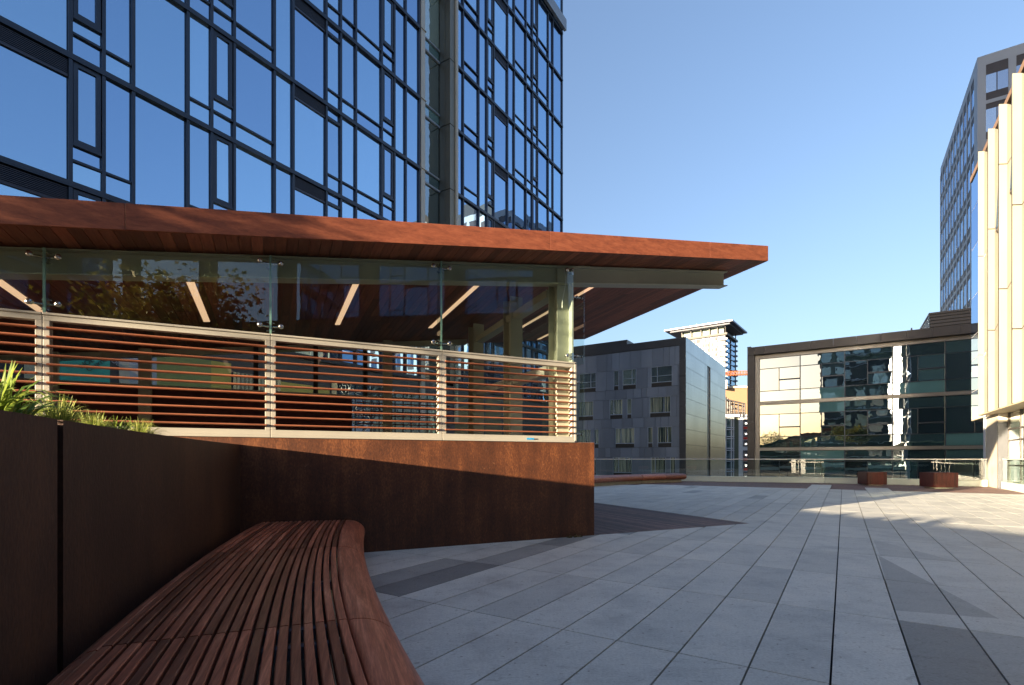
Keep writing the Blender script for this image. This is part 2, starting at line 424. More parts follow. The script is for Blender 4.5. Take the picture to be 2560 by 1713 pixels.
# ------------------------------------------------------------------ glass railing at the terrace edge
br = empty('glass_railing', G(30, 0, 0), 'long glass railing with thin pale handrail and low kerb at the far terrace edge', 'railing')
cb = MB(); hr = MB(); panels = []
for (a, b) in zip(RAIL[:-1], RAIL[1:]):
    L_ = math.dist(a, b); n = max(1, round(L_/1.5)); du, dv = (b[0]-a[0])/L_, (b[1]-a[1])/L_
    def FR(s, t, z, a=a, du=du, dv=dv): return G(a[0]+du*s+dv*-t, a[1]+dv*s+du*t, z)
    nc = max(1, round(L_/6)); 
    for i in range(nc):
        cb.box(FR, (i*L_/nc+.006, (i+1)*L_/nc-.006), (-.11, .11), (0, .25))
        cb.box(FR, (i*L_/nc+.006, (i+1)*L_/nc-.006), (-.13, .13), (.25, .29))
    hr.box(FR, (-.02, L_+.02), (-.028, .028), (1.175, 1.215))
    for i in range(n): panels.append((FR, i*L_/n+.012, (i+1)*L_/n-.012))
cb.build('kerb', M['curb'], br, bevel=.01); hr.build('handrail', M['rail'], br, bevel=.008)
for FR, s0, s1 in panels: MB().box(FR, (s0, s1), (-.008, .008), (.24, 1.176)).build('glass_panel', M['glass'], br)
# the same railing beyond the pier
br2 = empty('glass_railing', G(27.5, 5.3, 0), 'short glass railing in front of the white building storefront, right of the stone pier', 'railing')
MB().box(G, (20, 28.2), (5.36, 5.5), (0, .29)).build('kerb', M['curb'], br2, bevel=.01)
MB().box(G, (20, 28.2), (5.40, 5.45), (1.175, 1.215)).build('handrail', M['rail'], br2)
for i in range(5): MB().box(G, (20+i*1.64+.01, 20+(i+1)*1.64-.01), (5.42, 5.432), (.29, 1.176)).build('glass_panel', M['glass'], br2)

# ------------------------------------------------------------------ curved slatted bench and curved planter wall
def Fx(Y): return -.444-.505*(Y-1.7)+.02015*(Y*Y-2.89)
def near_path(t):                                   # t = depth
    d = -.505+.0403*t; n = math.hypot(d, 1); return Vector((Fx(t), t)), Vector((d/n, 1/n))
FB = [gnd(1486-46, 1214+6), gnd(1486, 1218.6), gnd(1600, 1211.2), gnd(1712, 1206.0)]
def far_path(t):                                    # 0..1 along the far bench front
    p0, p1, p2 = Vector((2.6, 21.2)), Vector((5.6, 25.1)), Vector((9.0, 26.7))
    p = p0*(1-t)**2+p1*2*t*(1-t)+p2*t*t; d = ((p1-p0)*(1-t)+(p2-p1)*t).normalized(); return p, d
def at(path, t, off, z):                            # off > 0 = towards the seat's back (left of the path)
    p, d = path(t); return Vector((p.x-d.y*off, p.y+d.x*off, z))
def sweep(mb, path, t0, t1, prof, n, tn=.5, closed=True, caps=True, smooth=False):
    k = len(prof); vs = []
    for i in range(n+1):
        t = t0+(t1-t0)*i/n
        vs += [at(path, t, o, z) for o, z in prof]
    fs = []
    for i in range(n):
        for j in range(k if closed else k-1): fs.append((i*k+j, i*k+(j+1) % k, (i+1)*k+(j+1) % k, (i+1)*k+j))
    mb.mesh(vs, fs, tn, 0, smooth)
    if caps: mb.mesh(vs[:k], [tuple(range(k))], tn); mb.mesh(vs[-k:], [tuple(range(k))], tn)
def bench(name, path, segs, nsl, width, label, n=10, gap=.013, endcap=False, plinth_len=None):
    p0 = at(path, (segs[0][0]+segs[-1][1])/2, width/2, 0)
    b = empty(name, p0, label, 'bench')
    nose = []
    for i in range(15):
        a = math.pi/2+math.pi*i/14
        nose.append((.21*math.cos(a)*(1 if i else 0), .295+.155*math.sin(a)))
    nose = [(x_ if i else 0, z_) for i, (x_, z_) in enumerate(nose)]+[(0, .16), (.02, .42)]
    nose = nose[:15]+[(.02, .145), (.02, .445)]
    pitch = width/nsl
    for (s0, s1) in segs:
        e = (s1-s0)*.0026
        mb = MB(); sweep(mb, path, s0+e, s1-e, nose, n, smooth=True)
        o = mb.build('edge_board', M['bench'], b)
        for f in o.data.polygons[-2:]: f.use_smooth = False
        for i in range(nsl):
            o0 = .032+i*pitch; o1 = o0+pitch-gap
            drop = .0 if i < nsl-2 else (.012 if i == nsl-2 else .035)
            mb = MB(); sweep(mb, path, s0+e, s1-e, [(o0, .405-drop), (o0, .4485-drop), (o0+.004, .452-drop), (o1-.004, .452-drop*1.5), (o1, .4485-drop*1.5), (o1, .405-drop*1.5)], n)
            mb.build('slat', M['bench'], b)
        for tt in (s0+(s1-s0)*.055, s0+(s1-s0)*.5, s1-(s1-s0)*.055):
            bm_ = MB(); dt = (s1-s0)*.011; sweep(bm_, path, tt-dt, tt+dt, [(.03, .34), (.03, .395), (width+.02, .395), (width+.02, .34)], 1); bm_.build('bracket', M['pierframe'], b)
    pl = MB(); sweep(pl, path, segs[0][0], segs[-1][1], [(.10, 0), (.10, .15), (width-.1, .15), (width-.1, 0)], 20)
    pl.build('plinth', M['concrete'], b)
    bk = MB(); sweep(bk, path, segs[0][0], segs[-1][1], [(.11, .15), (.11, .33), (.16, .33), (.16, .15)], 20); bk.build('carcass', M['black'], b)
    return b
bench('slatted_bench', near_path, [(.45, 2.41), (2.41, 4.40), (4.40, 6.33)], 21, 1.05,
      'long curved hardwood slatted bench in the foreground beside the shaded planter wall')
fb = bench('slatted_bench', far_path, [(0, .3), (.3, .58), (.585, .80), (.80, .985)], 8, .55,
      'distant low curved wooden bench with a pale plinth in front of the railing', n=8)
cap = MB(); pe, de = far_path(.985); nrm = Vector((-de.y, de.x))
vs = []; fs = []; nr = 8; nc_ = 14
for i in range(nr+1):
    ph = math.pi/2*i/nr
    for j in range(nc_+1):
        a = math.pi/2+math.pi*j/nc_; off = .21*math.cos(a); z_ = .295+.155*math.sin(a)
        c = math.cos(ph); s_ = math.sin(ph)
        q = pe+nrm*(off*c)+de*(.17*s_); vs.append((q.x, q.y, .295+(z_-.295)*c if False else .295+(z_-.295)*(c*.999+.001)))
for i in range(nr):
    for j in range(nc_): k = i*(nc_+1)+j; fs.append((k, k+1, k+nc_+2, k+nc_+1))
cap.mesh(vs, fs, .5, 0, True); cap.build('end_cap', M['bench'], fb)
eb = MB(); q0 = pe; 
sweep(eb, far_path, .95, .985, [(0, .14), (0, .45), (.56, .45), (.56, .14)], 2); eb.build('end_board', M['bench'], fb)

pw = empty('planter_wall', (-2.2, 3, 0), 'shaded weathering steel planter wall curving behind the foreground bench', 'planter')
def wall_plate(t0, t1, th=.02):
    mb = MB(); sweep(mb, near_path, t0, t1, [(1.19, 0), (1.19, 1.37), (1.19+th, 1.37), (1.19+th, 0)], 24); return mb
wall_plate(2.668, 6.42).build('steel_plate', M['corten_shaded'], pw)
wall_plate(-3.2, 2.618).build('steel_plate', M['corten_shaded'], pw)
mb = MB(); sweep(mb, near_path, 2.5, 2.8, [(1.214, 0), (1.214, 1.35), (1.22, 1.35), (1.22, 0)], 2); mb.build('backing_plate', M['black'], pw)
pts = [at(near_path, -3.2+9.4*i/24, 1.215, 0)[:2] for i in range(25)]
so = MB(); poly = pts+[W(-12.5, -.03, 0)[:2], (-12, -3)]
vs = []; n = len(pts)
so.prism(poly, .9, 1.32); so.build('soil', M['soil'], pw)

# ------------------------------------------------------------------ plants in the planter
def clump(name, cx, cy, n, hgt, spread, wid, mat, label, arch=1.0, seed=1):
    r = random.Random(seed); mb = MB()
    for i in range(n):
        a = r.uniform(0, 2*math.pi); rr = r.uniform(0, spread*.35); bx, by = cx+rr*math.cos(a), cy+rr*math.sin(a)
        h = hgt*r.uniform(.5, 1.08); lean = r.uniform(.1, 1.0)*arch; a += r.uniform(-.6, .6)
        dx, dy = math.cos(a), math.sin(a); px_, py_ = -dy, dx; K = 6; vs = []
        for k in range(K+1):
            t = k/K; hh = h*(t*(1.0)-lean*.55*t*t*t); out = spread*lean*(t**1.7)*.85
            wd = wid*(1-t**2.2)*.5+.0006
            tw = .4*t
            c = Vector((bx+dx*out, by+dy*out, 1.31+hh))
            vs += [c+Vector((px_*wd, py_*wd, wd*tw)), c-Vector((px_*wd, py_*wd, wd*tw))]
        mb.mesh(vs, [(2*k, 2*k+1, 2*k+3, 2*k+2) for k in range(K)], r.random(), 0, True)
    o = mb.build(name, mat); tag(o, label, 'plant'); return o
clump('leafy_plant', -2.24, 2.22, 130, .37, .30, .022, M['blade'], 'arching broad leaved green plant at the left edge of the planter', 1.25, 3)
clump('leafy_plant', -2.60, 2.42, 60, .36, .26, .02, M['blade'], 'broad leaved plant rising behind the leftmost clump in the planter', 1.1, 5)
clump('grass_tuft', -2.40, 2.70, 420, .25, .19, .0045, M['grass'], 'spiky green grass tuft in the middle of the planter, left half of the pair', .95, 7)
clump('grass_tuft', -2.52, 3.08, 330, .20, .17, .005, M['grass'], 'lower spiky grass tuft to the right of the tallest grass tuft', 1.0, 9)
clump('leafy_plant', -2.44, 3.15, 80, .19, .14, .012, M['blade'], 'short fresh green leafy plant between the two grass tufts', 1.1, 11)
clump('grass_tuft', -2.76, 3.80, 320, .22, .17, .0045, M['grass'], 'small yellowish grass tuft at the right end of the planter', 1.0, 13)
clump('grass_tuft', -3.0, 2.9, 200, .22, .2, .005, M['grass'], 'grass tuft further back in the planter behind the middle tufts', 1.0, 15)

# ------------------------------------------------------------------ pavilion on its rusty base
bw = empty('corten_wall', W(-3, 0, 0), 'long rust orange weathering steel base wall under the glazed pavilion', 'wall')
for w0, w1 in ((-13, 0),): MB().box(W, (w0, w1), (0, 5.4), (0, 1.455)).build('steel_plate', M['corten'], bw)
SO = .4
def zs(w_, b): return 4.298+.132*w_-.0254*b
pav = empty('glazed_pavilion', W(-3, .1, 1.455), 'glazed pavilion with a tilted red wood roof, glass walls and horizontal timber louvres', 'pavilion')
def WS(w_, b, dz): return W(w_, b, zs(w_, b)+dz)        # on the sloping soffit
# roof: fascia boards, body, planked soffit
def soffit_hit(px, py):
    a, s_ = (px-F)/F, (1148-py)/F
    lo, hi = .5, 60
    def f(Y):
        X = a*Y; rx, ry = X-CX, Y-CY; ww = EX*rx+EY*ry; bb = -EY*rx+EX*ry; return H+s_*Y-zs(ww, bb), ww, bb
    for _ in range(60):
        m_ = (lo+hi)/2
        if f(m_)[0] < 0: lo = m_
        else: hi = m_
    return f(lo)[1:]
W0, W1, B0, B1 = -13, 3.47, -SO, 5.55
body = MB().box(WS, (W0, W1-.03), (B0+.03, B1), (.02, .25)); body.build('roof', M['bronze'], pav)
joints = [W0, -9.0, -5.72, -2.33, .47, W1]
joints = [W0, -10, -5.95, -1.02, 2.05, W1]
for a, b in zip(joints[:-1], joints[1:]): MB().box(WS, (a+.0015, b-.0015 if b < W1 else b), (B0, B0+.03), (-.004, .267)).build('fascia_board', M['fascia'], pav, bevel=.004)
MB().box(WS, (W1-.03, W1), (B0+.034, B1), (-.004, .267)).build('fascia_board', M['fascia'], pav)
sp = MB(); x = W0
while x < W1-.05:
    y0 = B0+.034+ (0)
    yy = y0
    while yy < B1:
        y2 = min(B1, yy+rnd.uniform(1.2, 3.2))
        sp.box(WS, (x, min(x+.118, W1-.032)), (yy, y2-.002), (0, .018), rnd.random()); yy = y2
    x += .124
sp.build('soffit', M['soffit'], pav)
# lamps let into the soffit
for (xa, ya), (xb, yb) in (((453, 690), (530, 803)), ((890, 699), (847, 811)), ((1196, 705), (1080, 819)), ((1384, 770), (1292, 826)), ((-150, 610), (120, 781)), ((1486, 714), (1440, 740)), ((1384, 829), (1347, 848))):
    wa, ba = soffit_hit(xa, ya); wb, bb = soffit_hit(xb, yb); wm = (wa+wb)/2
    b_lo, b_hi = min(ba, bb), max(ba, bb)
    MB().box(WS, (wm-.045, wm+.045), (b_lo, b_hi), (-.012, -.001)).build('ceiling_light', M['ltstrip'], pav)
# the steel beam along the front, running out under the overhang
bmx = MB()
def WB(w_, b, dz): return W(w_, b, zs(w_, .2)+dz)
for (d0, d1, c0, c1) in ((-.035, -.02, .10, .30), (-.275, -.035, .19, .21), (-.29, -.275, .10, .30)):
    bmx.box(WB, (W0+.5, 3.02), (c0, c1), (d0, d1))
for x in (-2.2, -.1, .95, 1.0, 1.95, 2.0):
    bmx.box(WB, (x-.11, x+.11), (.13, .27), (-.02, -.001))
bmx.build('beam', M['olive'], pav)
# posts, louvre panels, glass panes, fins and fittings at the joints
JT = [-8.85, -6.72, -4.62, -2.49, -.36]
ZB, ZT = 1.475, 2.70
for i, (a, b) in enumerate(zip(JT[:-1], JT[1:])):
    a0 = a+(.0 if i else 0); b1 = b
    wL = .05 if i != 3 else .06
    fr = MB()
    fr.box(W, (a+.003, b-.003), (.0, .09), (ZB+.012, ZB+.075))          # bottom rail
    fr.box(W, (a+.003, b-.003), (-.012, .10), (ZB-.018, ZB+.012))       # sill
    fr.box(W, (a+.003, b-.003), (.0, .09), (2.615, 2.672))              # top rail
    fr.box(W, (a+.003, b-.003), (-.014, .10), (2.672, 2.695))           # cap
    fr.box(W, (a+.003, a+.058), (.001, .088), (ZB+.075, 2.615)); fr.box(W, (b-.058, b-.003), (.001, .088), (ZB+.075, 2.615))
    if i == 3: fr.box(W, (b-.003, b+.03), (-.004, .10), (ZB-.018, 2.70))
    p = fr.build('louvre_frame', M['cream'], pav, bevel=.004)
    s_ = MB()
    for k in range(11):
        zc = 1.605+.0935*k; pr = [(-.028, -.008), (-.034, .0), (-.028, .010), (.022, .012), (.026, 0), (.022, -.010)]
        vs = [W(x_, b_, zc+z_) for x_ in (a+.040, b-.040) for b_, z_ in pr]
        s_.mesh(vs, [(j, (j+1) % 6, 6+(j+1) % 6, 6+j) for j in range(6)]+[tuple(range(6)), tuple(range(6, 12))], rnd.random())
    s_.build('timber_slats', M['slat'], p)
    vs = [W(x_, b_, z_) for b_ in (.028, .040) for x_, z_ in ((a+.008, 2.71), (b-.008, 2.71), (b-.008, zs(b, 0)-.035), (a+.008, zs(a, 0)-.035))]
    g = MB(); g.mesh(vs, [(0, 1, 2, 3), (4, 5, 6, 7), (0, 1, 5, 4), (1, 2, 6, 5), (2, 3, 7, 6), (3, 0, 4, 7)])
    g.build('glass_pane', M['glass'], pav)
for i, jx in enumerate(JT[1:]):
    if i < 3:
        f = MB(); vs = [W(jx+dx, b_, z_) for dx in (-.006, .006) for b_, z_ in ((.05, 2.70), (.23, 2.70), (.23, zs(jx, 0)-.04), (.05, zs(jx, 0)-.04))]
        f.mesh(vs, [(0, 1, 2, 3), (4, 5, 6, 7), (0, 1, 5, 4), (1, 2, 6, 5), (2, 3, 7, 6), (3, 0, 4, 7)]); f.build('glass_fin', M['glass'], pav)
        MB().box(W, (jx-.012, jx+.012), (.044, .052), (2.70, zs(jx, 0)-.04)).build('joint_seal', M['glass_edge'], pav)
    for zc in (zs(jx, 0)-.125, 2.80):
        f = MB()
        for sgn in ((-1, 1) if i < 3 else (-1,)):
            o = W(jx+sgn*.115, .028, zc-.0+.012*0); f.tube(W(jx+sgn*.115, .016, zc), W(jx+sgn*.115, .028, zc), .026, .032, 14)
            f.tube(W(jx+sgn*.115, .008, zc), W(jx+sgn*.115, .016, zc), .012, .026, 14)
            f.tube(W(jx+sgn*.115, .04, zc), W(jx+sgn*.115, .085, zc), .018, n=10)
            f.tube(W(jx+sgn*.115, .075, zc), W(jx+sgn*.012, .10, zc), .011, .014, 8)
        f.box(W, (jx-.016, jx+.016), (.055, .14), (zc-.055, zc+.055))
        for dz in (-.05, .05): f.tube(W(jx-.045, .11, zc+dz), W(jx+.045, .11, zc+dz), .006, n=6)
        f.build('spider_fitting', M['steel'], pav)
# corner H column and the side wall receding from it
def hcol(w_, b_, z0, z1, s_=.10, d=.12):
    m_ = MB()
    m_.box(W, (w_-s_, w_+s_), (b_-d, b_-d+.015), (z0, z1)); m_.box(W, (w_-s_, w_+s_), (b_+d-.015, b_+d), (z0, z1)); m_.box(W, (w_-.01, w_+.01), (b_-d+.015, b_+d-.015), (z0, z1))
    return m_
def colb(px, w_):                                    # how far back along the side wall a sight line lands
    a = (px-F)/F; return (CX+EX*w_-a*(CY+EY*w_))/(EY+a*EX)
hcol(-.47, .30, 1.455, zs(-.45, .2)-.02, .11, .14).build('steel_column', M['olive'], pav, bevel=.003)
MB().box(W, (-.37, -.345), (.06, .42), (1.455, zs(-.4, .2)-.3)).build('corner_plate', M['olive'], pav)
for px in (1282, 1190):
    bc = colb(px, -.55); hcol(-.55, bc, 1.455, zs(-.55, bc)-.01, .12, .16).build('steel_column', M['olive'], pav)
bk = colb(1190, -.55)
print('SIDE', bk, colb(1282, -.55))
MB().box(W, (-.62, -.44), (.44, bk-.16), (2.56, 2.70)).build('side_rail', M['cream'], pav)
def WSS(w_, b, dz): return W(w_, b, zs(-.53, b)+dz)
MB().box(WSS, (-.62, -.44), (.44, bk-.16), (-.42, -.30)).build('side_beam', M['olive'], pav)
for b0 in (.16, 2.3, 4.4):
    for z0, z1 in ((1.46, 2.58), (2.72, zs(-.08, b0)-.34)):
        MB().box(W, (-.09, -.078), (b0, b0+2.1), (z0, z1)).build('side_glass', M['glass'], pav)
        f = MB()
        for zz in (z0+.14, z1-.14):
            f.tube(W(-.07, b0+.1, zz), W(-.06, b0+.1, zz), .026, n=12); f.tube(W(-.09, b0+.1, zz), W(-.30, b0+.1, zz), .014, n=8); f.tube(W(-.05, b0+.1, zz), W(-.062, b0+.1, zz), .015, n=12)
            f.tube(W(-.15, b0+.1, zz), W(-.17, b0+.1, zz), .03, n=10)
        f.build('glass_clamp', M['steel'], pav)
# back wall of the pavilion: maroon boards below, glass above
BB = 4.9
MB().box(W, (-13, -3.0), (BB, BB+.06), (1.455, 2.52)).build('back_panel', M['maroon'], pav)
MB().box(W, (-13, -.6), (BB-.04, BB+.08), (2.56, 2.60)).build('back_rail', M['cream'], pav)
MB().box(W, (-13, -.6), (BB-.03, BB+.07), (2.522, 2.558)).build('back_ledge', M['darkmetal'], pav)
for px in (365, 967, 640, 789, 913, 132, 1180):
    a = (px-F)/F; ww = (a*(CY+EX*BB)-(CX-EY*BB))/(EX-a*EY)
    thin = px in (640, 789, 913)
    m_ = MB()
    if thin: m_.box(W, (ww-.045, ww+.045), (BB-.05, BB+.05), (2.60, zs(ww, BB)-.02))
    else: m_.box(W, (ww-.10, ww+.10), (BB-.12, BB-.02), (1.455, zs(ww, BB)-.02))
    m_.build('back_mullion' if thin else 'back_column', M['black'] if thin else M['olive'], pav)
gb = MB()
for i in range(6): gb.box(W, (-13+2.08*i+.01, -13+2.08*(i+1)-.01), (BB+.01, BB+.022), (2.60, 2.9 if i < 1 else zs(-13+2.08*i, BB)-.05))
gb.build('back_glass', M['glass'], pav)
s_ = MB()
for k in range(11): s_.box(W, (-2.9, -.75), (BB, BB+.04), (1.6+.0935*k, 1.622+.0935*k), rnd.random())
s_.build('back_slats', M['slat'], pav)
def WBk(w_, b, dz): return W(w_, b, zs(w_, 4.8)+dz)
MB().box(WBk, (-13, -.3), (4.97, 5.12), (-.14, -.02)).build('back_beam', M['olive'], pav)
MB().box(W, (-13, 0), (.0, 5.4), (1.4555, 1.462)).build('floor', M['deckwood'], pav)
cbl = MB(); prev = None
for i in range(15):
    t = i/14; p = W(-.52+.03*math.sin(t*5), .06, 4.15-.62*t); 
    if prev: cbl.tube(prev, p, .006, n=6)
    prev = p
cbl.build('cable', M['rail'], pav)
tag(MB().box(W, (-1.20, -1.08), (-.016, -.013), (1.487, 1.515)).build('blue_sticker', plain('blue_label', (.03, .30, .62), .5, 0, .4, 60)), 'tiny blue sticker on the pale sill of the pavilion near its right end', 'sticker')

# ------------------------------------------------------------------ glass tower behind the pavilion
VT = -16.45
tw = empty('glass_tower', G(10, -25, ZS), 'tall apartment tower with blue sky reflecting glass and dark mullions filling the upper left', 'tower')
SH, Z0 = 3.235, 21.14
zl = [Z0+SH*k for k in range(-5, 16)]  # upper storeys out of view are added to keep the high-rise in shade
U_L = -13.0
bays = [(0, 'L'), (175, 'O'), (258, 'T'), (332, 'P'), (468.6, 'T'), (528, 'O'), (584.6, 'T'), (685, 'P'), (732, 'L'), (814.7, 'J'), (851, 'T'), (888.7, 'T'), (953.5, 'O'), (985, 'P'), (1013.4, 'P'), (1048, None)]
us = [onv(px, VT)[0] for px, _ in bays]
lb = list(zip(us[:-1], us[1:], [k for _, k in bays[:-1]]))
u0 = us[0]-1.2
lb[0] = (u0, us[1], 'L')
ex = []; uu = u0
for wd, k in ((.9, 'O'), (1.0, 'T'), (1.9, 'P'), (.9, 'T'), (.9, 'O'), (1.9, 'T'), (1.0, 'P'), (2.2, 'L'), (1.4, 'T'), (1.9, 'P'), (.95, 'O'), (1.9, 'T'), (2.2, 'L'), (1.9, 'P')): ex.append((uu-wd, uu, k)); uu -= wd  # leftmost bays, out of view, are added so the tower shades the office
U_L = uu
bays2 = [(1138.5, 'P'), (1157, 'T'), (1195.8, 'P'), (1216, 'O'), (1233.5, 'L'), (1268, 'P'), (1284.6, 'T'), (1314, 'T'), (1330, 'O'), (1343, 'T'), (1369.7, 'P'), (1381.5, 'P'), (1405.5, None)]
us2 = [onv(px, VT)[0] for px, _ in bays2]
rb = list(zip(us2[:-1], us2[1:], [k for _, k in bays2[:-1]]))
allb = ex[::-1]+lb+rb
mu = MB()
for a, b, k in allb: mu.box(G, (a-.042, a+.042), (VT-.1, VT+.06), (zl[0], zl[-1]))
mu.box(G, (lb[-1][1]-.05, lb[-1][1]+.05), (VT-.1, VT+.06), (zl[0], zl[-1])); mu.box(G, (rb[-1][1]-.09, rb[-1][1]), (VT-.1, VT+.055), (zl[0], zl[-1]))
for z in zl:
    for r0, r1 in ((U_L, lb[-1][1]), (rb[0][0], rb[-1][1])):
        mu.box(G, (r0, r1-.003), (VT-.1, VT+.075), (z-.07, z+.035)); mu.box(G, (r0, r1-.003), (VT-.1, VT+.085), (z-.115, z-.078))
for a, b, k in allb:
    for z in zl[:-1]:
        if k in 'TJO': mu.box(G, (a+.05, b-.05), (VT-.1, VT+.045), (z+.56, z+.62))
        if k == 'J': mu.box(G, (a+.05, b-.05), (VT-.1, VT+.047), (z+SH-.56, z+SH-.45))
mu.build('mullion_grid', M['towerframe'], tw)
items = []
def tilt(): return rnd.uniform(-.009, .009)
def pane(mb, a, b, z0, z1, v=VT, t=None):
    tv, tt = tilt(), tilt(); t = rnd.random() if t is None else t
    mb.mesh([G(a, v-.02+tv, z0), G(b, v-.02-tv, z0), G(b, v-.02-tv+tt, z1), G(a, v-.02+tv+tt, z1), G(a, v-.08, z0), G(b, v-.08, z0), G(b, v-.08, z1), G(a, v-.08, z1)],
            [(0, 1, 2, 3), (4, 5, 6, 7), (0, 1, 5, 4), (1, 2, 6, 5), (2, 3, 7, 6), (3, 0, 4, 7)], t)
def cell(a, b, k, z, parent, rest=None):
    a, b = a+.05, b-.05; z0, z1 = z+.035, z+SH-.115; g = MB() if rest is None else rest[0]; sub = []
    if k == 'P': pane(g, a, b, z0, z1)
    elif k == 'L':
        pane(g, a, b, z0, z1-.47); l = MB() if rest is None else rest[1]; n = 9
        l.box(G, (a, b), (VT-.1, VT+.03), (z1-.47, z1-.42))
        for i in range(n): l.box(G, (a, b), (VT-.06, VT+.02), (z1-.41+.044*i, z1-.41+.044*i+.02))
        l.box(G, (a, b), (VT-.1, VT-.06), (z1-.42, z1)); sub.append(('louvre', l, M['towerlouver']))
    else:
        top = z1
        if k == 'J': pane(g, a, b, z+SH-.45, z1); top = z+SH-.56
        pane(g, a, b, z0, z+.56)
        if k == 'O':
            zb = z+SH-2.12-.07; pane(g, a, b, z+.62, zb-.07)
            s = MB() if rest is None else rest[1]; s.box(G, (a, b), (VT-.1, VT+.05), (zb-.07, zb))
            q = .11
            for box_ in (((a+.01, a+q), (zb+.01, top-.01)), ((b-q, b-.01), (zb+.01, top-.01)), ((a+q, b-q), (zb+.01, zb+q)), ((a+q, b-q), (top-q, top-.01))): s.box(G, box_[0], (VT-.08, VT+.03), box_[1])
            pane(g, a+q, b-q, zb+q, top-q, VT+.01); sub.append(('sash', s, M['towerframe']))
        else: pane(g, a, b, z+.62, top)
    if rest is None:
        w_ = g.build('window', M['towerglass'], parent)
        for n_, m_, mt in sub: m_.build(n_, mt, w_)
for a, b, k in allb:
    for z in zl[:-1]:
        items.append(([G(a, VT, z), G(b, VT, z), G(b, VT, z+SH), G(a, VT, z+SH)], (lambda p, a=a, b=b, k=k, z=z: cell(a, b, k, z, p)), (a, b, k, z)))
rest = best_parts([(p, f) for p, f, _ in items], tw, 98)
rg = (MB(), MB())
for i in rest: a, b, k, z = items[i][2]; cell(a, b, k, z, None, rg)
tag(rg[0].build('windows', M['towerglass'], tw), kind='stuff'); tag(rg[1].build('window_sashes', M['towerframe'], tw), kind='stuff')
# cores of the tower either side of the recess, crown band and the glass above it
un0, un1 = lb[-1][1]+.05, rb[0][0]-.02
core = MB()
core.box(G, (U_L, un0), (VT-22, VT-.1), (ZS, 69)); core.box(G, (un1, rb[-1][1]-.1), (VT-22, VT-.1), (ZS, 69)); core.box(G, (un0, un1), (VT-22, VT-.75), (ZS, 69))
core.box(G, (rb[-1][1]-.1, rb[-1][1]-.003), (VT-22, VT-.1), (ZS, 69))
core.build('tower_core', M['towerframe'], tw)
ur0, _ = onv(1060.7, VT-.67); ur1, _ = onv(1099.6, VT-.67)
st = MB(); st.box(G, (onv(1049.6, VT)[0]-.0, onv(1059.5, VT)[0]), (VT-.12, VT+.09), (3, 69)); st.box(G, (un1-.03, un1+.12), (VT-.1, VT+.11), (3, 69))
for z in zl: st.box(G, (un0-.02, onv(1060.5, VT)[0]+.03), (VT-.1, VT+.13), (z-.03, z)); 
st.build('corner_trim', M['cream'], tw)
ol = MB()
uo, _ = onv(1131, VT)
for i, z in enumerate(zl[:-1]):
    ol.box(G, (un1-.42, un1-.03), (VT-.69, VT+.02), (z+.02, z+SH-.02), rnd.random())
    ol.box(G, (un1-.44, un1-.42), (VT-.62, VT-.30), (z+.03, z+SH-.03), rnd.random())
ol.build('metal_pier', plain('taupe_metal', (.17, .16, .13), .4, .5, .05, 1), tw)
for z in zl[:-1]:
    r = MB(); u_a, u_b = un0+.02, un1-.45
    pane(r, u_a, u_b, z+.62, z+SH-.06, VT-.66); o = r.build('recess_window', M['winglass'], tw)
    q = MB(); pane(q, u_a, u_b, z+.04, z+.55, VT-.66); q.build('spandrel_pane', M['spandrel'], o)
    q = MB(); q.box(G, (u_a, u_b), (VT-.72, VT-.60), (z-.05, z+.035)); q.box(G, (u_a, u_b), (VT-.72, VT-.60), (z+.555, z+.615)); q.build('frame', M['pierframe'], o)
MB().box(G, (U_L, rb[-1][1]+.12), (VT+.0+.09, VT+.28), (31.0, 31.75)).build('metal_band', M['pierframe'], tw)
# tower foot: dark front with coloured panels seen through the pavilion
bs = MB(); bs.box(G, (U_L, rb[-1][1]), (VT-.1, VT-.02), (ZS, zl[0]-.12)); bs.build('base_front', M['darkmetal'], tw)
def base_panel(px0, px1, y0, y1, mt, name, dv=.02, z=None):
    a, Ya = onv(px0, VT+dv); b, Yb = onv(px1, VT+dv); z0, z1 = z if z else (hz(y1, (Ya+Yb)/2), hz(y0, (Ya+Yb)/2))
    MB().box(G, (a, b), (VT-.02, VT+dv), (z0, z1)).build(name, mt, tw); return a, b
ZP = (-2, 4.25)
for px0, px1, mt, nm in ((148, 275, 'teal', 'teal_panel'), (275, 296, 'darkmetal', 'lettered_panel'), (298, 324, 'stone', 'stone_panel'), (324, 392, 'lavender', 'grey_panel'), (392, 528, 'moss', 'olive_panel'), (528, 578, 'yolk', 'yellow_panel'), (700, 824, 'yolk', 'yellow_panel'), (60, 146, 'spandrel', 'glass_panel')):
    base_panel(px0, px1, 0, 0, M[mt], nm, .02, ZP if px0 < 600 else (-2, 3.9))
gp = MB()
for i in range(12):
    a = onv(582+i*10, VT)[0]; gp.box(G, (a, onv(590+i*10, VT)[0]), (VT-.02, VT+.03), (-2, 4.0))
gp.build('shop_window', M['spandrel'], tw)
gp = MB()
for i in range(14):
    a, b = onv(828+i*20, VT)[0], onv(845+i*20, VT)[0]; gp.box(G, (a, b), (VT-.02, VT+.03), (-2, 4.2))
gp.build('shop_window', M['winglass'], tw)
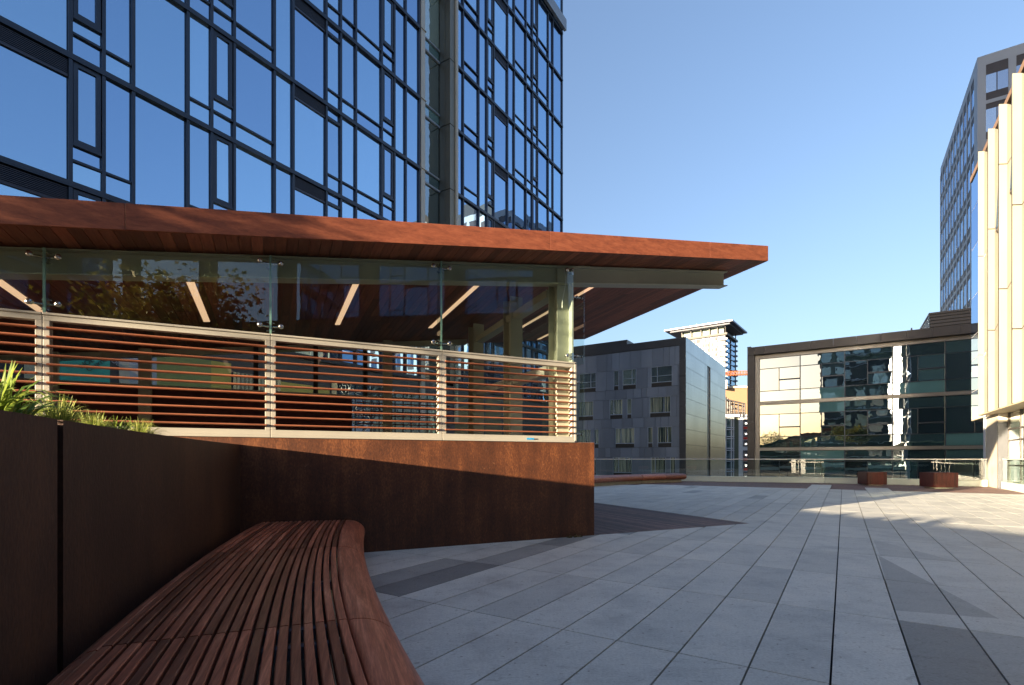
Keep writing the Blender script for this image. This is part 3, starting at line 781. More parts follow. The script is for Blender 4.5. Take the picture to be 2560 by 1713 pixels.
def text(s, p, size, rot, mt, parent, name='lettering'):
    cu = bpy.data.curves.new(name, 'FONT'); cu.body = s; cu.size = size; cu.extrude = .004; cu.materials.append(mt)
    tmp = bpy.data.objects.new('tmp', cu); col.objects.link(tmp); dg = bpy.context.evaluated_depsgraph_get()
    me = bpy.data.meshes.new_from_object(tmp.evaluated_get(dg)); bpy.data.objects.remove(tmp); bpy.data.curves.remove(cu)
    o = bpy.data.objects.new(name, me); me.name = name; col.objects.link(o); o.parent = parent
    L = Vector(parent.location); o.location = p-L
    ax = Vector((UX, UY, 0)); up = Vector((0, 0, 1)); nrm = Vector((UY, -UX, 0))
    x_ = ax*math.cos(rot)+up*math.sin(rot); y_ = -ax*math.sin(rot)+up*math.cos(rot)
    o.rotation_euler = Matrix((x_, y_, x_.cross(y_))).transposed().to_euler(); return o
def tp(px, py, dv=.03):
    u_, Y_ = onv(px, VT+dv); return G(u_, VT+dv, hz(py, Y_))
text('NOE', tp(205, 922), .17, R(42), M['black'], tw)
text('Courrier VIP', tp(222, 930), .17, R(42), M['black'], tw)
text('Obag', tp(276, 903), .16, R(-30), M['lavender'], tw)

# ------------------------------------------------------------------ grey metal building
gbd = empty('grey_metal_building', G(60, -28, ZS), 'four storey grey metal panelled building with curtained windows and a dark corner frame', 'building')
UG, VG = 50.6, -12.75
ztop, zpar = 12.98, 12.26
def vg(zx): return onu(1440+zx*.26786, UG)[0]
MB().box(G, (UG+.12, 70.2), (VG-45, VG-.1), (ZS, ztop-.4)).build('building_core', M['darkmetal'], gbd)
fr = MB(); vfr = vg(968)
fr.box(G, (UG-.12, UG+.12), (VG-45, VG), (zpar, ztop+.0))
for k in range(8):
    fr.box(G, (UG-.12, UG+.12), (vfr, VG), (zpar-.02-3*k-1.5+0*k, zpar-.02-3*k-.03+.0) ) if False else None
z = zpar-.02
while z > ZS: fr.box(G, (UG-.12, UG+.12), (vfr, VG), (max(ZS, z-1.47), z)); z -= 1.5
fr.build('dark_frame', M['darkmetal'], gbd)
wins = []
rows = {0: [(8.38, 10.4), [(30, 190), (352, 402), (435, 565), (700, 900)]], 1: [(5.38, 7.4), [(20, 165), (315, 440), (475, 523), (688, 885)]],
        2: [(2.38, 4.4), [(-20, 143), (170, 217), (365, 550), (670, 720), (762, 897)]], 3: [(-.62, 1.4), [(0, 90), (170, 190), (345, 525), (700, 840), (880, 930)]],
        4: [(-3.62, -1.6), [(350, 500), (700, 880)]]}
pn = MB(); zr = [(zpar-.01, 10.4)]
for r_ in range(5):
    (zb, zt_), ws = rows[r_]; ws = [(vg(a), vg(b)) for a, b in ws]
    # window band panels
    def strip(z0, z1, holes, seed):
        rr = random.Random(seed); v_ = VG-45
        while v_ < vfr-.02:
            nx = min(vfr-.01, v_+rr.choice((.55, .8, 1.15, 1.15)))
            for (h0, h1) in holes:
                if v_ < h0 < nx: nx = h0
                if h0 <= v_+.001 < h1: nx = h1
            hole = any(h0 <= (v_+nx)/2 <= h1 for h0, h1 in holes)
            if not hole and nx-v_ > .03: pn.box(G, (UG-.06+rr.uniform(-.002, .002), UG+.12), (v_+.012, nx-.012), (z0+.012, z1-.012), rr.random())
            v_ = nx
    strip(zb, zt_, ws, r_+10); strip(zb-.98, zb, [], r_+30)
    if r_ == 0: strip(zt_, zpar-.02, [], 77)
    for (a, b) in ws:
        def mk(parent, a=a, b=b, zb=zb, zt_=zt_, r_=r_):
            g = MB(); g.box(G, (UG+.03, UG+.05), (a+.05, b-.05), (zb+.48, zt_-.05), rnd.random())
            o = g.build('window', M['winglass'] if r_ == 0 else M['curtainglass'], parent)
            f = MB(); wd = b-a
            for q in (((a, a+.05), (zb+.02, zt_)), ((b-.05, b), (zb+.02, zt_)), ((a+.05, b-.05), (zt_-.05, zt_)), ((a+.05, b-.05), (zb+.40, zb+.48))): f.box(G, (UG-.07, UG+.09), q[0], q[1])
            if wd > 1.2:
                xx = a+wd*(.30 if int(a*7) % 2 else .68); f.box(G, (UG-.01, UG+.06), (xx-.03, xx+.03), (zb+.48, zt_-.05))
                if r_ == 0: f.box(G, (UG-.01, UG+.06), (a+.05, b-.05), (zb+1.05, zb+1.1))
            f.build('window_frame', M['pierframe'], o)
            s = MB(); s.box(G, (UG+.0, UG+.07), (a+.05, b-.05), (zb+.03, zb+.40)); s.build('vent_panel', M['black'], o)
        if wins is not None: wins.append((a, b, mk))
def curtain_mat():
    m, nt, b = mat_new('curtained_glass'); nt.nodes.remove(b)
    wv = noise(nt, 7, (1, 1, .02), 3, .6)
    d = N(nt, 'ShaderNodeBsdfDiffuse'); nt.links.new(ramp(nt, wv, [(.38, (.03, .045, .035)), (.5, (.16, .19, .13)), (.6, (.42, .42, .30))]), d.inputs[0])
    g = N(nt, 'ShaderNodeBsdfGlossy'); g.inputs['Roughness'].default_value = .02; g.inputs[0].default_value = (.7, .85, .9, 1)
    mx = N(nt, 'ShaderNodeMixShader'); mx.inputs[0].default_value = .28
    nt.links.new(d.outputs[0], mx.inputs[1]); nt.links.new(g.outputs[0], mx.inputs[2]); nt.links.new(mx.outputs[0], nt.nodes['Material Output'].inputs[0]); return m
M['curtainglass'] = curtain_mat()
pn.build('metal_panels', M['greymetal'], gbd)
for a, b, mk in wins: mk(gbd)
z2 = MB(); rr = random.Random(5)
usl0, usl1 = onv(1768, VG)[0], onv(1776, VG)[0]
zz = ztop
hs = [zpar-.55+.0, 10.5]
lv = [ztop+.02, 11.6]+[11.6-1.5*i for i in range(1, 18)]
for z1_, z0_ in zip(lv[:-1], lv[1:]):
    for (r0, r1) in (((UG-.10, usl0), (usl1, 70.2)) if z1_ < 11.7 else ((UG-.10, 70.2),)):
        u_ = r0
        while u_ < r1-.05:
            nx = min(r1, u_+rr.choice((1.1, 1.9, 1.9, 1.2)))
            z2.box(G, (u_+.01, nx-.01), (VG-.1, VG+rr.uniform(0, .003)), (z0_+.014, z1_-.014), rr.random()); u_ = nx
z2.build('side_panels', M['zinc'], gbd)
MB().box(G, (UG+.2, UG+9), (VG-24, VG-6), (ztop-.4, ztop+.55)).build('roof_upstand', M['darkmetal'], gbd)

# ------------------------------------------------------------------ glass office building
ob = empty('glass_office_building', G(55, 5, ZS), 'three storey office building with a mirror glass front in a dark bronze frame', 'building')
UO = 48.9
def vo(zx): return onu(1840+zx*.31887, UO)[0]
MB().box(G, (UO+.3, 64), (vo(96)+.05, 24), (ZS, 10.5)).build('building_core', M['darkmetal'], ob)
RT = 10.85
fr = MB(); v_ = vo(96)
seams = [vo(x) for x in (96, 150, 230, 422, 587, 763, 943, 1133, 1330, 1537, 1753)]; 
while seams[-1] < 22: seams.append(seams[-1]+2.4)
for a, b in zip(seams[:-1], seams[1:]): fr.box(G, (UO-.55, UO+.3), (a+.008, b-.008), (10.18, RT), rnd.random())
z = 10.17; va, vb = vo(96), vo(150)
while z > ZS: fr.box(G, (UO-.55, UO+.3), (va+.008, vb-.008), (max(z-2.9, ZS), z-.015), rnd.random()); z -= 2.9
fr.build('bronze_frame', M['bronze'], ob)
MB().box(G, (UO-.5, UO+.3), (va-.02, va+.3), (10.85, 10.93)).build('roof_flashing', M['darkmetal'], ob)
bd = MB(); bd.box(G, (UO-.10, UO+.2), (vb, vo(185)), (ZS, 10.17))
for z0, z1 in ((9.86, 10.17), (5.87, 6.14), (1.93, 2.18), (-2.05, -1.8)): bd.box(G, (UO-.08, UO+.2), (vo(185), 22), (z0, z1))
bd.build('metal_bands', M['brushed'], ob)
vm = [vo(x) for x in (185, 503, 852, 1228, 1642)]
while vm[-1] < 20: vm.append(vm[-1]+3.9)
ml = MB()
for v_ in vm[1:]: ml.box(G, (UO-.03, UO+.1), (v_-.035, v_+.035), (ZS, 9.86))
trs = [(8.97, 7.05, 7.95, 9.86, 6.14), (5.03, 3.1, 3.92, 5.87, 2.18), (1.05, -.9, .0, 1.93, -1.8), (-2.95, -4.9, -4.0, -2.05, -6)]
panes = []
for (zt1, zb1, zm, z1, z0) in trs:
    for i, (a, b) in enumerate(zip(vm[:-1], vm[1:])):
        h = a+(b-a)*(.49 if i != 4 else .42)
        for z in (zt1, zb1): ml.box(G, (UO-.02, UO+.1), (a+.035, b-.035), (z-.025, z+.025))
        ml.box(G, (UO-.025, UO+.1), (h-.025, h+.025), (zb1+.025, zt1-.025)); ml.box(G, (UO-.045, UO+.1), (h+.025, b-.035), (zm-.05, zm+.05))
        for (pa, pb, pz0, pz1, sp_) in ((a, b, zt1, z1, 1), (a, b, z0, zb1, 1), (a, h, zb1, zt1, 0), (h, b, zb1, zm, 0), (h, b, zm, zt1, 0)):
            panes.append((pa+.03, pb-.03, pz0+.03, pz1-.03, sp_))
ml.build('mullions', M['towerframe'], ob)
items = []
def opane(a, b, z0, z1, sp_, mb):
    t1, t2 = rnd.uniform(-.006, .006), rnd.uniform(-.008, .008)
    mb.mesh([G(UO+.03+t1, a, z0), G(UO+.03-t1, b, z0), G(UO+.03-t1+t2, b, z1), G(UO+.03+t1+t2, a, z1), G(UO+.08, a, z0), G(UO+.08, b, z0), G(UO+.08, b, z1), G(UO+.08, a, z1)],
            [(0, 1, 2, 3), (4, 5, 6, 7), (0, 1, 5, 4), (1, 2, 6, 5), (2, 3, 7, 6), (3, 0, 4, 7)], rnd.random())
for pa, pb, pz0, pz1, sp_ in panes:
    def mk(parent, q=(pa, pb, pz0, pz1, sp_)):
        mb = MB(); opane(*q, mb); mb.build('spandrel_pane' if q[4] else 'window', M['spandrel'] if q[4] else M['officeglass'], parent)
    items.append(([G(UO, pa, pz0), G(UO, pb, pz0), G(UO, pb, pz1), G(UO, pa, pz1)], mk))
rest = best_parts(items, ob, 98)
mb = MB()
for i in rest: opane(*panes[i], mb)
if rest: tag(mb.build('windows', M['officeglass'], ob), kind='stuff')
# louvred plant screen on the roof
ps = MB(); vp0 = onu(2318, 55)[0]
for i in range(9): ps.box(G, (55, 62), (vp0+.15, 22), (RT+.05+.27*i, RT+.05+.27*i+.19))
ps.box(G, (55.1, 61.9), (vp0+.25, 21.9), (RT-.3, RT+2.4)); 
ps.box(G, (54.93, 55.05), (vp0+5.6, vp0+5.75), (RT-.2, RT+2.5)); ps.box(G, (54.9, 62.1), (vp0+.1, 22.1), (RT+2.42, RT+2.58))
ps.build('plant_screen', M['bronze'], ob)
MB().box(G, (52, 52.1), (onu(2277, 52)[0], onu(2277, 52)[0]+.1), (RT-.3, RT+.9)).build('vent_pipe', M['darkmetal'], ob)

# ------------------------------------------------------------------ cream pleated building on the right
wb = empty('cream_pleated_building', G(20, 8, 0), 'sunlit building on the right clad in cream pleated panels above a glazed ground floor', 'building')
VW = 4.9; ZW0, ZW1 = 3.12, 14.3
MB().box(G, (10, 33.4), (VW+.50, 16), (ZW0+.02, ZW1+.6)).build('building_core', M['darkmetal'], wb)
VC = VW+.40; u_end = onv(2427, VC)[0]; u_fin = onv(2450, VC)[0]
gs = MB()
zc = ZW0+.05
for dz in (1.35, 1.05, .5, 1.15, 1.9, 2.4, 1.9, 1.6): 
    t1 = rnd.uniform(-.004, .004); gs.mesh([G(u_end, VC+.02+t1, zc), G(u_fin-.6, VC+.02-t1, zc), G(u_fin-.6, VC+.02-t1, zc+dz-.03), G(u_end, VC+.02+t1, zc+dz-.03)], [(0, 1, 2, 3)], rnd.random()); zc += dz
gs.build('end_glass', M['highglass'], wb)
MB().box(G, (u_fin-.62, u_end), (VC+.03, VC+.09), (ZW0, zc)).build('end_wall', M['offwhite'], wb)
MB().box(G, (10, u_end+.05), (VC-.02, VC+.3), (ZW1+.62, ZW1+.86)).build('parapet_cap', plain('brown_trim', (.22, .13, .06), .5), wb)
mods = [2444, 2468.7, 2495.5, 2529, 2568, 2612, 2664, 2722, 2790, 2870, 2965]
rr = random.Random(4)
for i, (p0, p1) in enumerate(zip(mods[:-1], mods[1:])):
    uA, YA = onv(p0, VW); uB, YB = onv(p1, VW)
    A = G(uA, VW, 0); Bn = G(uB, VW, 0)
    ax = (p1-F)/F; Xe = ax*A.y; E = Vector((Xe+.015, A.y, 0))                     # facet runs straight across, then turns back to the next pleat
    mid = A.lerp(E, .56)+Vector((0, -.05, 0)); t0 = A+Vector((0, -.03, 0))
    mb = MB(); topz = ZW1+.30
    cuts = sorted([ZW0]+[ZW0+c for c in ((2.6, 6.9) if i % 3 == 0 else (3.3, 7.4) if i % 3 == 1 else (4.5, 9.2))]+[topz])
    for z0_, z1_ in zip(cuts[:-1], cuts[1:]):
        for (P, Q, tn) in ((t0, mid, .75), (mid, E, .45), (E, Bn+(E-Bn)*.02, .5)):  # facet tones paint the lit and less lit sides into the panels
            s0 = -.0; kk = .32 if (P is mid and z1_ < topz) else 0
            k0 = .32 if (P is mid and z0_ > ZW0) else 0
            b_ = [P, Q]; off_ = Vector((.05, .06, 0))
            vs = [P+Vector((0, 0, z0_+.018)), Q+Vector((0, 0, z0_+.018+k0)), Q+Vector((0, 0, z1_-.018+kk)), P+Vector((0, 0, z1_-.018))]
            vs += [v_+off_ for v_ in vs]
            mb.mesh(vs, [(0, 1, 2, 3), (4, 5, 6, 7), (0, 1, 5, 4), (1, 2, 6, 5), (2, 3, 7, 6), (3, 0, 4, 7)], tn*.8+.1*rr.random())
    o = mb.build('pleated_panel', M['white'], wb)
    if i in (1, 2, 4):
        zt_ = {1: 13.1, 2: 13.3, 4: 8}[i]; hh = {1: 2.7, 2: 2.1, 4: 2.5}[i]
        c0 = mid.lerp(E, .05 if i == 1 else .35)+Vector((0, -.04, 0)); c1 = mid.lerp(E, .97)+Vector((0, -.03, 0))
        g = MB(); vs = [c0+Vector((0, 0, zt_-hh)), c1+Vector((0, 0, zt_-hh+.25)), c1+Vector((0, 0, zt_))]; vs += [v_+Vector((.01, .02, 0)) for v_ in vs]
        g.mesh(vs, [(0, 1, 2), (3, 4, 5), (0, 1, 4, 3), (1, 2, 5, 4), (2, 0, 3, 5)], .8); g.build('slit_window', M['highglass'], o)
        g = MB(); g.tube(c1+Vector((0, -.02, zt_-hh+.2)), c1+Vector((0, -.02, zt_)), .025, .006, 6); g.tube(c0+Vector((0, -.05, zt_-hh)), c1+Vector((0, -.05, zt_-hh+.25)), .05, .05, 6); g.build('window_sash', M['bronze'], o)
su = MB()
for i in range(12): su.box(G, (10+1.97*i, 10+1.97*i+1.96), (VW+.02 if i < 10 else VC+.01, 9), (ZW0-.04, ZW0+.0), rnd.random())
su.build('soffit', M['whitesoffit'], wb)
# piers and shop front
pr = MB()
pr.box(G, (28.39, 30.5), (5.3, 5.31+.28), (0, ZW0-.05)); 
pr.build('stone_pier', M['stone'], wb)
MB().box(G, (30.5, 30.9), (5.28, 5.6), (ZS, ZW0-.05)).build('end_column', M['offwhite'], wb)
MB().box(G, (28.30, 28.388), (5.28, 5.62), (0, ZW0-.42)).build('pier_trim', M['darkmetal'], wb)
vs_, n_ = 5.62, 0
fl = MB(); 
for i, u_ in enumerate([28.3, 26.6, 24.9, 23.2, 21.5, 19.8, 18.1, 16.4, 14.7, 13.0, 11.3]):
    fl.box(G, (u_-.04, u_+.04), (vs_-.04, vs_+.08), (0, ZW0-.05))
for z in (.95, 1.95, 2.4): fl.box(G, (10, 28.26), (vs_-.035, vs_+.07), (z-.03, z+.03))
fl.build('shopfront_frame', M['bronze'], wb)
for a, b in zip([28.3, 26.6, 24.9, 23.2, 21.5, 19.8, 18.1, 16.4, 14.7, 13.0][1:], [28.3, 26.6, 24.9, 23.2, 21.5, 19.8, 18.1, 16.4, 14.7]):
    mb = MB(); mb.box(G, (a+.04, b-.04), (vs_, vs_+.02), (.03, ZW0-.06), rnd.random()); mb.build('shop_window', M['winglass'], wb)
MB().box(G, (10, 31.1), (5.75, 16), (ZS, ZW0)).build('ground_floor', M['darkmetal'], wb)

# ------------------------------------------------------------------ high-rise behind it
hrs = empty('grey_highrise', G(70, 20, ZS), 'tall grey framed high-rise with rows of dark blue windows behind the cream building', 'tower')
UH, VH, ZH, SHH = 68.7, 11.3, 41.6, 3.9
MB().box(G, (UH+.3, 92), (VH+.3, 45), (ZS, ZH-.3)).build('building_core', M['darkspandrel'], hrs)
fr = MB(); cells = []
nb = 11; du = (92.1-UH-1.2)/nb
ubs = [UH+1.2+du*i for i in range(nb+1)]
def HL(u_, d, z): return G(u_, VH+d, z)
def HR(v_, d, z): return G(UH+d, v_, z)
vpx = [onu(px, UH)[0] for px in (2443, 2465, 2521, 2541)]
vb_ = [vpx[1], vpx[2]]; pit = vpx[3]-vpx[1]
fr.box(G, (UH, 92.1), (VH, VH+.3), (ZH-1.0, ZH)); fr.box(G, (UH, UH+.3), (VH+.3, 45), (ZH-1.0, ZH))
fr.box(G, (UH, UH+1.2), (VH, VH+.3), (ZS, ZH-1.0))
for i in range(nb+1): fr.box(HL, (ubs[i]-.001, ubs[i]+.42), (.0, .3), (ZS, ZH-1.0))
fr.box(HR, (VH+.3, vpx[1]), (0, .3), (ZS, ZH-1.0))
vv = vpx[1]; vcols = []
while vv < 42: vcols.append((vv, vv+(vpx[2]-vpx[1]))); fr.box(HR, (vv+(vpx[2]-vpx[1]), vv+pit), (0, .3), (ZS, ZH-1.0)); vv += pit
zz = ZH-1.0; zfl = []
while zz > -2: zfl.append(zz); zz -= SHH
for z in zfl[1:]:
    for i in range(nb): fr.box(HL, (ubs[i]+.42, ubs[i+1]-.001), (.01, .3), (z, z+.35))
    for a, b in vcols: fr.box(HR, (a, b), (0, .3), (z, z+.35))
fr.build('facade_frame', M['pierframe'], hrs)
items = []; specs = []
def hcell(fr_, a, b, z1, top, parent, rest=None):
    z0 = z1-SHH+.35; g = MB() if rest is None else rest[0]; d = MB() if rest is None else rest[1]
    m_ = (a+b)/2
    hsp = .75
    g.box(fr_, (a, m_-.04), (.05, .2), (z0+hsp, z1-(.55 if not top else 1.0)), rnd.random()); g.box(fr_, (m_+.04, b), (.05, .2), (z0+hsp, z1-(.55 if not top else 1.0)), rnd.random())
    d.box(fr_, (a, b), (.03, .25), (z0, z0+hsp)); d.box(fr_, (a, b), (.035, .25), (z1-(.55 if not top else 1.0), z1-.001)); d.box(fr_, (m_-.04, m_+.04), (.04, .25), (z0+hsp, z1-(.55 if not top else 1.0)))
    if rest is None:
        o = g.build('window', M['highglass'], parent); d.build('spandrel', M['darkspandrel'], o)
for k, z in enumerate(zfl[:-1]):
    for i in range(nb): specs.append((HL, ubs[i]+.42, ubs[i+1], z, k == 0))
    for a, b in vcols: specs.append((HR, a, b, z, k == 0))
for s_ in specs:
    items.append(([s_[0](s_[1], 0, s_[3]), s_[0](s_[2], 0, s_[3]), s_[0](s_[1], 0, s_[3]-SHH), s_[0](s_[2], 0, s_[3]-SHH)], (lambda p, s_=s_: hcell(*s_, p))))
rest = best_parts(items, hrs, 98); rg = (MB(), MB())
for i in rest: hcell(*specs[i], None, rg)
tag(rg[0].build('windows', M['highglass'], hrs), kind='stuff'); tag(rg[1].build('spandrels', M['darkspandrel'], hrs), kind='stuff')
MB().box(G, (UH+3, UH+14), (VH+8, VH+22), (ZH-.3, ZH+4)).build('roof_plant', M['darkmetal'], hrs)

# ------------------------------------------------------------------ far tower with the flat overhanging roof
def FT(s, t, z):                       # s to the left along the left face, t to the right along the right face
    L = Vector((-.80, .60, 0)); Rr = Vector((.60, .80, 0)); return Vector((125.2, 300, 0))+L*s+Rr*t+Vector((0, 0, z))
ft = empty('far_glass_tower', FT(15, 15, ZS), 'distant pale blue glass tower with a thin flat overhanging roof', 'tower')
sL, sR = 26.0, 24.5
MB().box(FT, (.3, sL), (.3, sR), (ZS, 74)).build('tower_body', M['fartower'] if 'fartower' in M else mirror('far_glass', (.46, .62, .82), (.015, .03, .05), (.6, .8), .1, .1, .05), ft)
rf = MB(); rf.box(FT, (-5, sL+9), (-5, sR+7), (80.3, 81.2)); rf.build('roof', plain('blue_roof', (.035, .055, .14), .4), ft)
u_ = MB(); u_.box(FT, (-3, sL+6), (-3, sR+5), (79.3, 80.3)); u_.build('roof_underside', plain('far_eaves', (.05, .06, .09), .6), ft)
u_ = MB(); u_.box(FT, (1.5, sL), (1.5, sR-1), (74, 79.3)); u_.build('penthouse', M['winglass'], ft)
u_ = MB()
u_.box(FT, (-1, sL+1), (-1, sR+.5), (74, 75.2))
for k in range(26): u_.box(FT, (.0, sL), (.1, sR), (74-3.1*k-.35, 74-3.1*k))
for s_ in (0, 4.5, 9, 14, 20, 25.5): u_.box(FT, (s_, s_+.5), (0, .5), (-5, 79.3))
for t_ in (0, 24): u_.box(FT, (0, .5), (t_, t_+.5), (-5, 79.3))
u_.build('slab_edges', plain('far_slabs', (.042, .043, .042), .6), ft)
cw = MB()
for k in range(25):
    z = 74-3.1*k
    for s_ in (5.2, 6.9, 9.6, 10.9, 12.5, 14.8, 16.0, 17.4, 19.2, 21.3, 23.0): 
        if (k+int(s_)) % 3: cw.box(FT, (s_, s_+1.0), (-.05, .3), (z-2.6, z-.6), rnd.random())
tag(cw.build('small_windows', M['darkspandrel'], ft), kind='stuff')
cw = MB()
for k in range(25): cw.box(FT, (-.05, .3), (11.3, 12.8), (74-3.1*k-2.7, 74-3.1*k-.4))
cw.build('dark_window_strip', M['darkspandrel'], ft)
bc = MB()
for k in range(25):
    z = 74-3.1*k
    bc.box(FT, (-1.2, 3.8), (-1.2, .3), (z-2.9, z-2.0)); bc.box(FT, (-.9, .3), (sR-1.5, sR+.6), (z-2.9, z-2.0))
bc.build('balconies', plain('blue_balcony', (.03, .07, .16), .3), ft)
lp = MB()
for i in range(5): lp.tube(FT(8+i*3.3, 4, 81.2), FT(8+i*3.3, 4, 83+i % 2), .12, n=5)
lp.build('roof_masts', M['offwhite'], ft)

# things in the gap between the grey building and the office
def VX(px, Y, z): return Vector(((px-F)/F*Y, Y, z))
def slab(px0, px1, y0, y1, Y, dep, mb, tn=.5):
    x0, x1 = (px0-F)/F*Y, (px1-F)/F*Y; mb.box(I, (x0, x1), (Y, Y+dep), (hz(y1, Y), hz(y0, Y)), tn)
Yt = 190
o = MB(); slab(1808, 1885, 969, 1240, Yt, 12, o); 
o = o.build('tan_building', M['tan']); tag(o, 'plain sunlit tan block in the gap below the distant glass tower', 'building')
rf = MB(); slab(1816, 1818, 955, 972, Yt-3, 3, rf); 
slab(1806, 1884, 965.5, 970, Yt-.5, 13, rf); rf.build('parapet', M['stone'], o)
cr = empty('tower_crane_jib', VX(1840, 150, 20), 'orange lattice crane jib crossing in front of the distant glass tower', 'crane')
cj = MB(); Yc = 150
def cp(px, y, d=0): return Vector(((px-F)/F*Yc, Yc+d, hz(y, Yc)))
xs = [1780+i*7 for i in range(19)]
for yb0, d in ((938, 0), (938, 1.2)): cj.tube(cp(1780, yb0+1, d), cp(1906, yb0-3, d), .12, n=5)
cj.tube(cp(1780, 929, .6), cp(1906, 926, .6), .12, n=5)
for i, x in enumerate(xs[:-1]):
    for d in (0, 1.2): cj.tube(cp(x, 938.5-i*.2, d), cp(x+3.5, 928.5-i*.15, .6), .07, n=4); cj.tube(cp(x+3.5, 928.5-i*.15, .6), cp(x+7, 938.3-i*.2, d), .07, n=4)
cj.build('lattice_jib', M['orange'], cr); MB().tube(cp(1897, 1300, .6), cp(1897, 924, .6), 1.0, n=4).build('crane_mast', M['orange'], cr)
gw = empty('striped_apartment_block', VX(1855, 100, 0), 'narrow white block with dark windows and red panels between two nearer buildings', 'building')
Yw = 100
a = MB(); slab(1846, 1890, 1036, 1300, Yw, 10, a); a.build('white_wall', M['offwhite'], gw)
a = MB(); c = MB(); l_ = MB()
for k, (ya, yb) in enumerate(((1048, 1066), (1074, 1092), (1101, 1116), (1126, 1145), (1154, 1170), (1180, 1200))):
    a = MB(); slab(1859.5, 1869, ya, yb, Yw-.2, .5, a); a.build('window', M['darkspandrel'], gw)
    if k not in (2,): c = MB(); slab(1859.5, 1869, yb+1, yb+6.5, Yw-.25, .5, c); c.build('red_panel', M['red'], gw)
    p = VX(1866, Yw-.5, hz((ya+yb)/2+2, Yw)); l_ = MB(); l_.tube(p, p+Vector((0, .25, 0)), .08, n=8); l_.build('room_lamp', M['lamp'], gw)
gg = empty('glazed_stair_tower', VX(1830, 95, 0), 'slim pale green glazed stair tower under an open steel roof frame', 'building')
a = MB(); slab(1806, 1836, 1044, 1300, 95, 6, a); a.build('stair_glazing', mirror('stair_glass', (.8, .95, .95), (.10, .17, .16), (.3, .8), .2, .5, .02), gg)
a = MB(); slab(1836, 1846.5, 1040, 1300, 95.2, 6, a); a.build('side_wall', plain('moss_wall', (.12, .13, .08), .7), gg)
a = MB()
for y in (1044, 1068, 1073, 1091, 1096, 1120, 1125, 1148, 1152, 1172, 1178): slab(1805, 1836, y, y+1.8, 94.7, .3, a)
for x in (1815, 1829, 1834.5): slab(x, x+.9, 1044, 1300, 94.7, .3, a)
slab(1803, 1849, 1036, 1042, 94.3, 3, a); a.build('stair_frame', M['offwhite'], gg)
sc_ = empty('steel_roof_frame', VX(1835, 98, 8), 'open grey steel frame with plant equipment on top of the stair tower', 'frame')
a = MB(); Yf = 98
def fp(px, y, d=0): return Vector(((px-F)/F*(Yf+d), Yf+d, hz(y, Yf)))
for px, yt in ((1815, 999), (1825, 1001), (1836, 1004), (1846, 1006), (1857, 1008), (1862, 1010)):
    for d in (0, 5): a.tube(fp(px, 1040, d), fp(px, yt, d), .13, n=4)
    a.tube(fp(px, yt, 0), fp(px, yt, 5), .12, n=4)
for d in (0, 5): a.tube(fp(1812, 998, d), fp(1863, 1010.5, d), .14, n=4); a.tube(fp(1812, 1034, d), fp(1865, 1034, d), .10, n=4); a.tube(fp(1812, 1022, d), fp(1863, 1026, d), .08, n=4)
for px in (1814, 1825, 1836, 1847): a.tube(fp(px, 1038), fp(px+10, 1012), .06, n=4)
a.build('steel_members', plain('frame_steel', (.05, .05, .055), .6), sc_)
a = MB(); rr = random.Random(3)
for i in range(14):
    px, y = rr.uniform(1808, 1838), rr.uniform(1006, 1036); slab(px, px+rr.uniform(2, 6), y, y+rr.uniform(2, 6), Yf+1.5+i*.2, .9, a)
for i in range(5): a.tube(fp(1809+i*5, 1040, 2), fp(1809+i*5, 985+i*4, 2), .2, n=6)
a.build('plant_equipment', M['bronze'], sc_)

# ------------------------------------------------------------------ slatted mahogany cubes
def cube(name, cx, cy, s_, hgt, rot, label):
    o = empty(name, (0, 0, 0), label, 'seat cube', 'slatted wooden cubes by the railing')
    b = MB(); n = 11; c_, sn = math.cos(rot), math.sin(rot)
    def fr_(x, y, z): return Vector((x*c_-y*sn, x*sn+y*c_, z))
    h = s_/2
    b.box(fr_, (-h+.03, h-.03), (-h+.03, h-.03), (.06, hgt-.01))
    b.build('core', M['cube'], o)
    b = MB(); p_ = s_/n
    for i in range(n):
        b.box(fr_, (-h+i*p_+.004, -h+(i+1)*p_-.004), (-h, -h+.028), (.05, hgt), rnd.random())
        b.box(fr_, (-h+i*p_+.004, -h+(i+1)*p_-.004), (h-.028, h), (.05, hgt), rnd.random())
        b.box(fr_, (-h+i*p_+.004, -h+(i+1)*p_-.004), (-h+.03, h-.03), (hgt-.008, hgt+.012), rnd.random())
    b.build('slats', M['cube'], o)
    b = MB()
    for sx in (-1, 1): b = MB(); b.box(fr_, (sx*h-.014, sx*h+.014), (-h+.03, h-.03), (.05, hgt), .6); b.build('side_board', M['cube'], o)
    MB().box(fr_, (-h+.12, h-.12), (-h+.12, h-.12), (0, .06)).build('base', M['concrete'], o)
    o.location = (cx, cy, 0); return o
x1, y1 = gnd(2180, 1214.5); x2, y2 = gnd(2346, 1222)
cube('seat_cube', x1*(1+.45/y1), y1+.45, .82, .60, R(-6), 'smaller dark red slatted wooden cube on the deck, left of the two by the railing')
cube('seat_cube', x2*(1+.45/y2), y2+.45, .90, .64, R(-6), 'larger dark red slatted wooden cube on the deck, nearer the cream building')

# weeds at the foot of the base wall
r = random.Random(2); mb = MB()
for i in range(46):
    w_ = -.42+r.uniform(-.10, .14); b_ = -.03-r.uniform(0, .05); h = r.uniform(.01, .035); p = W(w_, b_, 0); a = r.uniform(0, 6.28); q = Vector((math.cos(a), math.sin(a), 0))*.012
    mb.mesh([p-q, p+q, p+q*1.6+Vector((0, 0, h)), p-q*.6+Vector((0, 0, h*1.2))], [(0, 1, 2, 3)], r.random())
tag(mb.build('weed', leaf_mat('weed_leaf', (.05, .05, .02), (.22, .16, .08))), 'tiny dry weed at the foot of the rusty wall near its right end', 'weed')

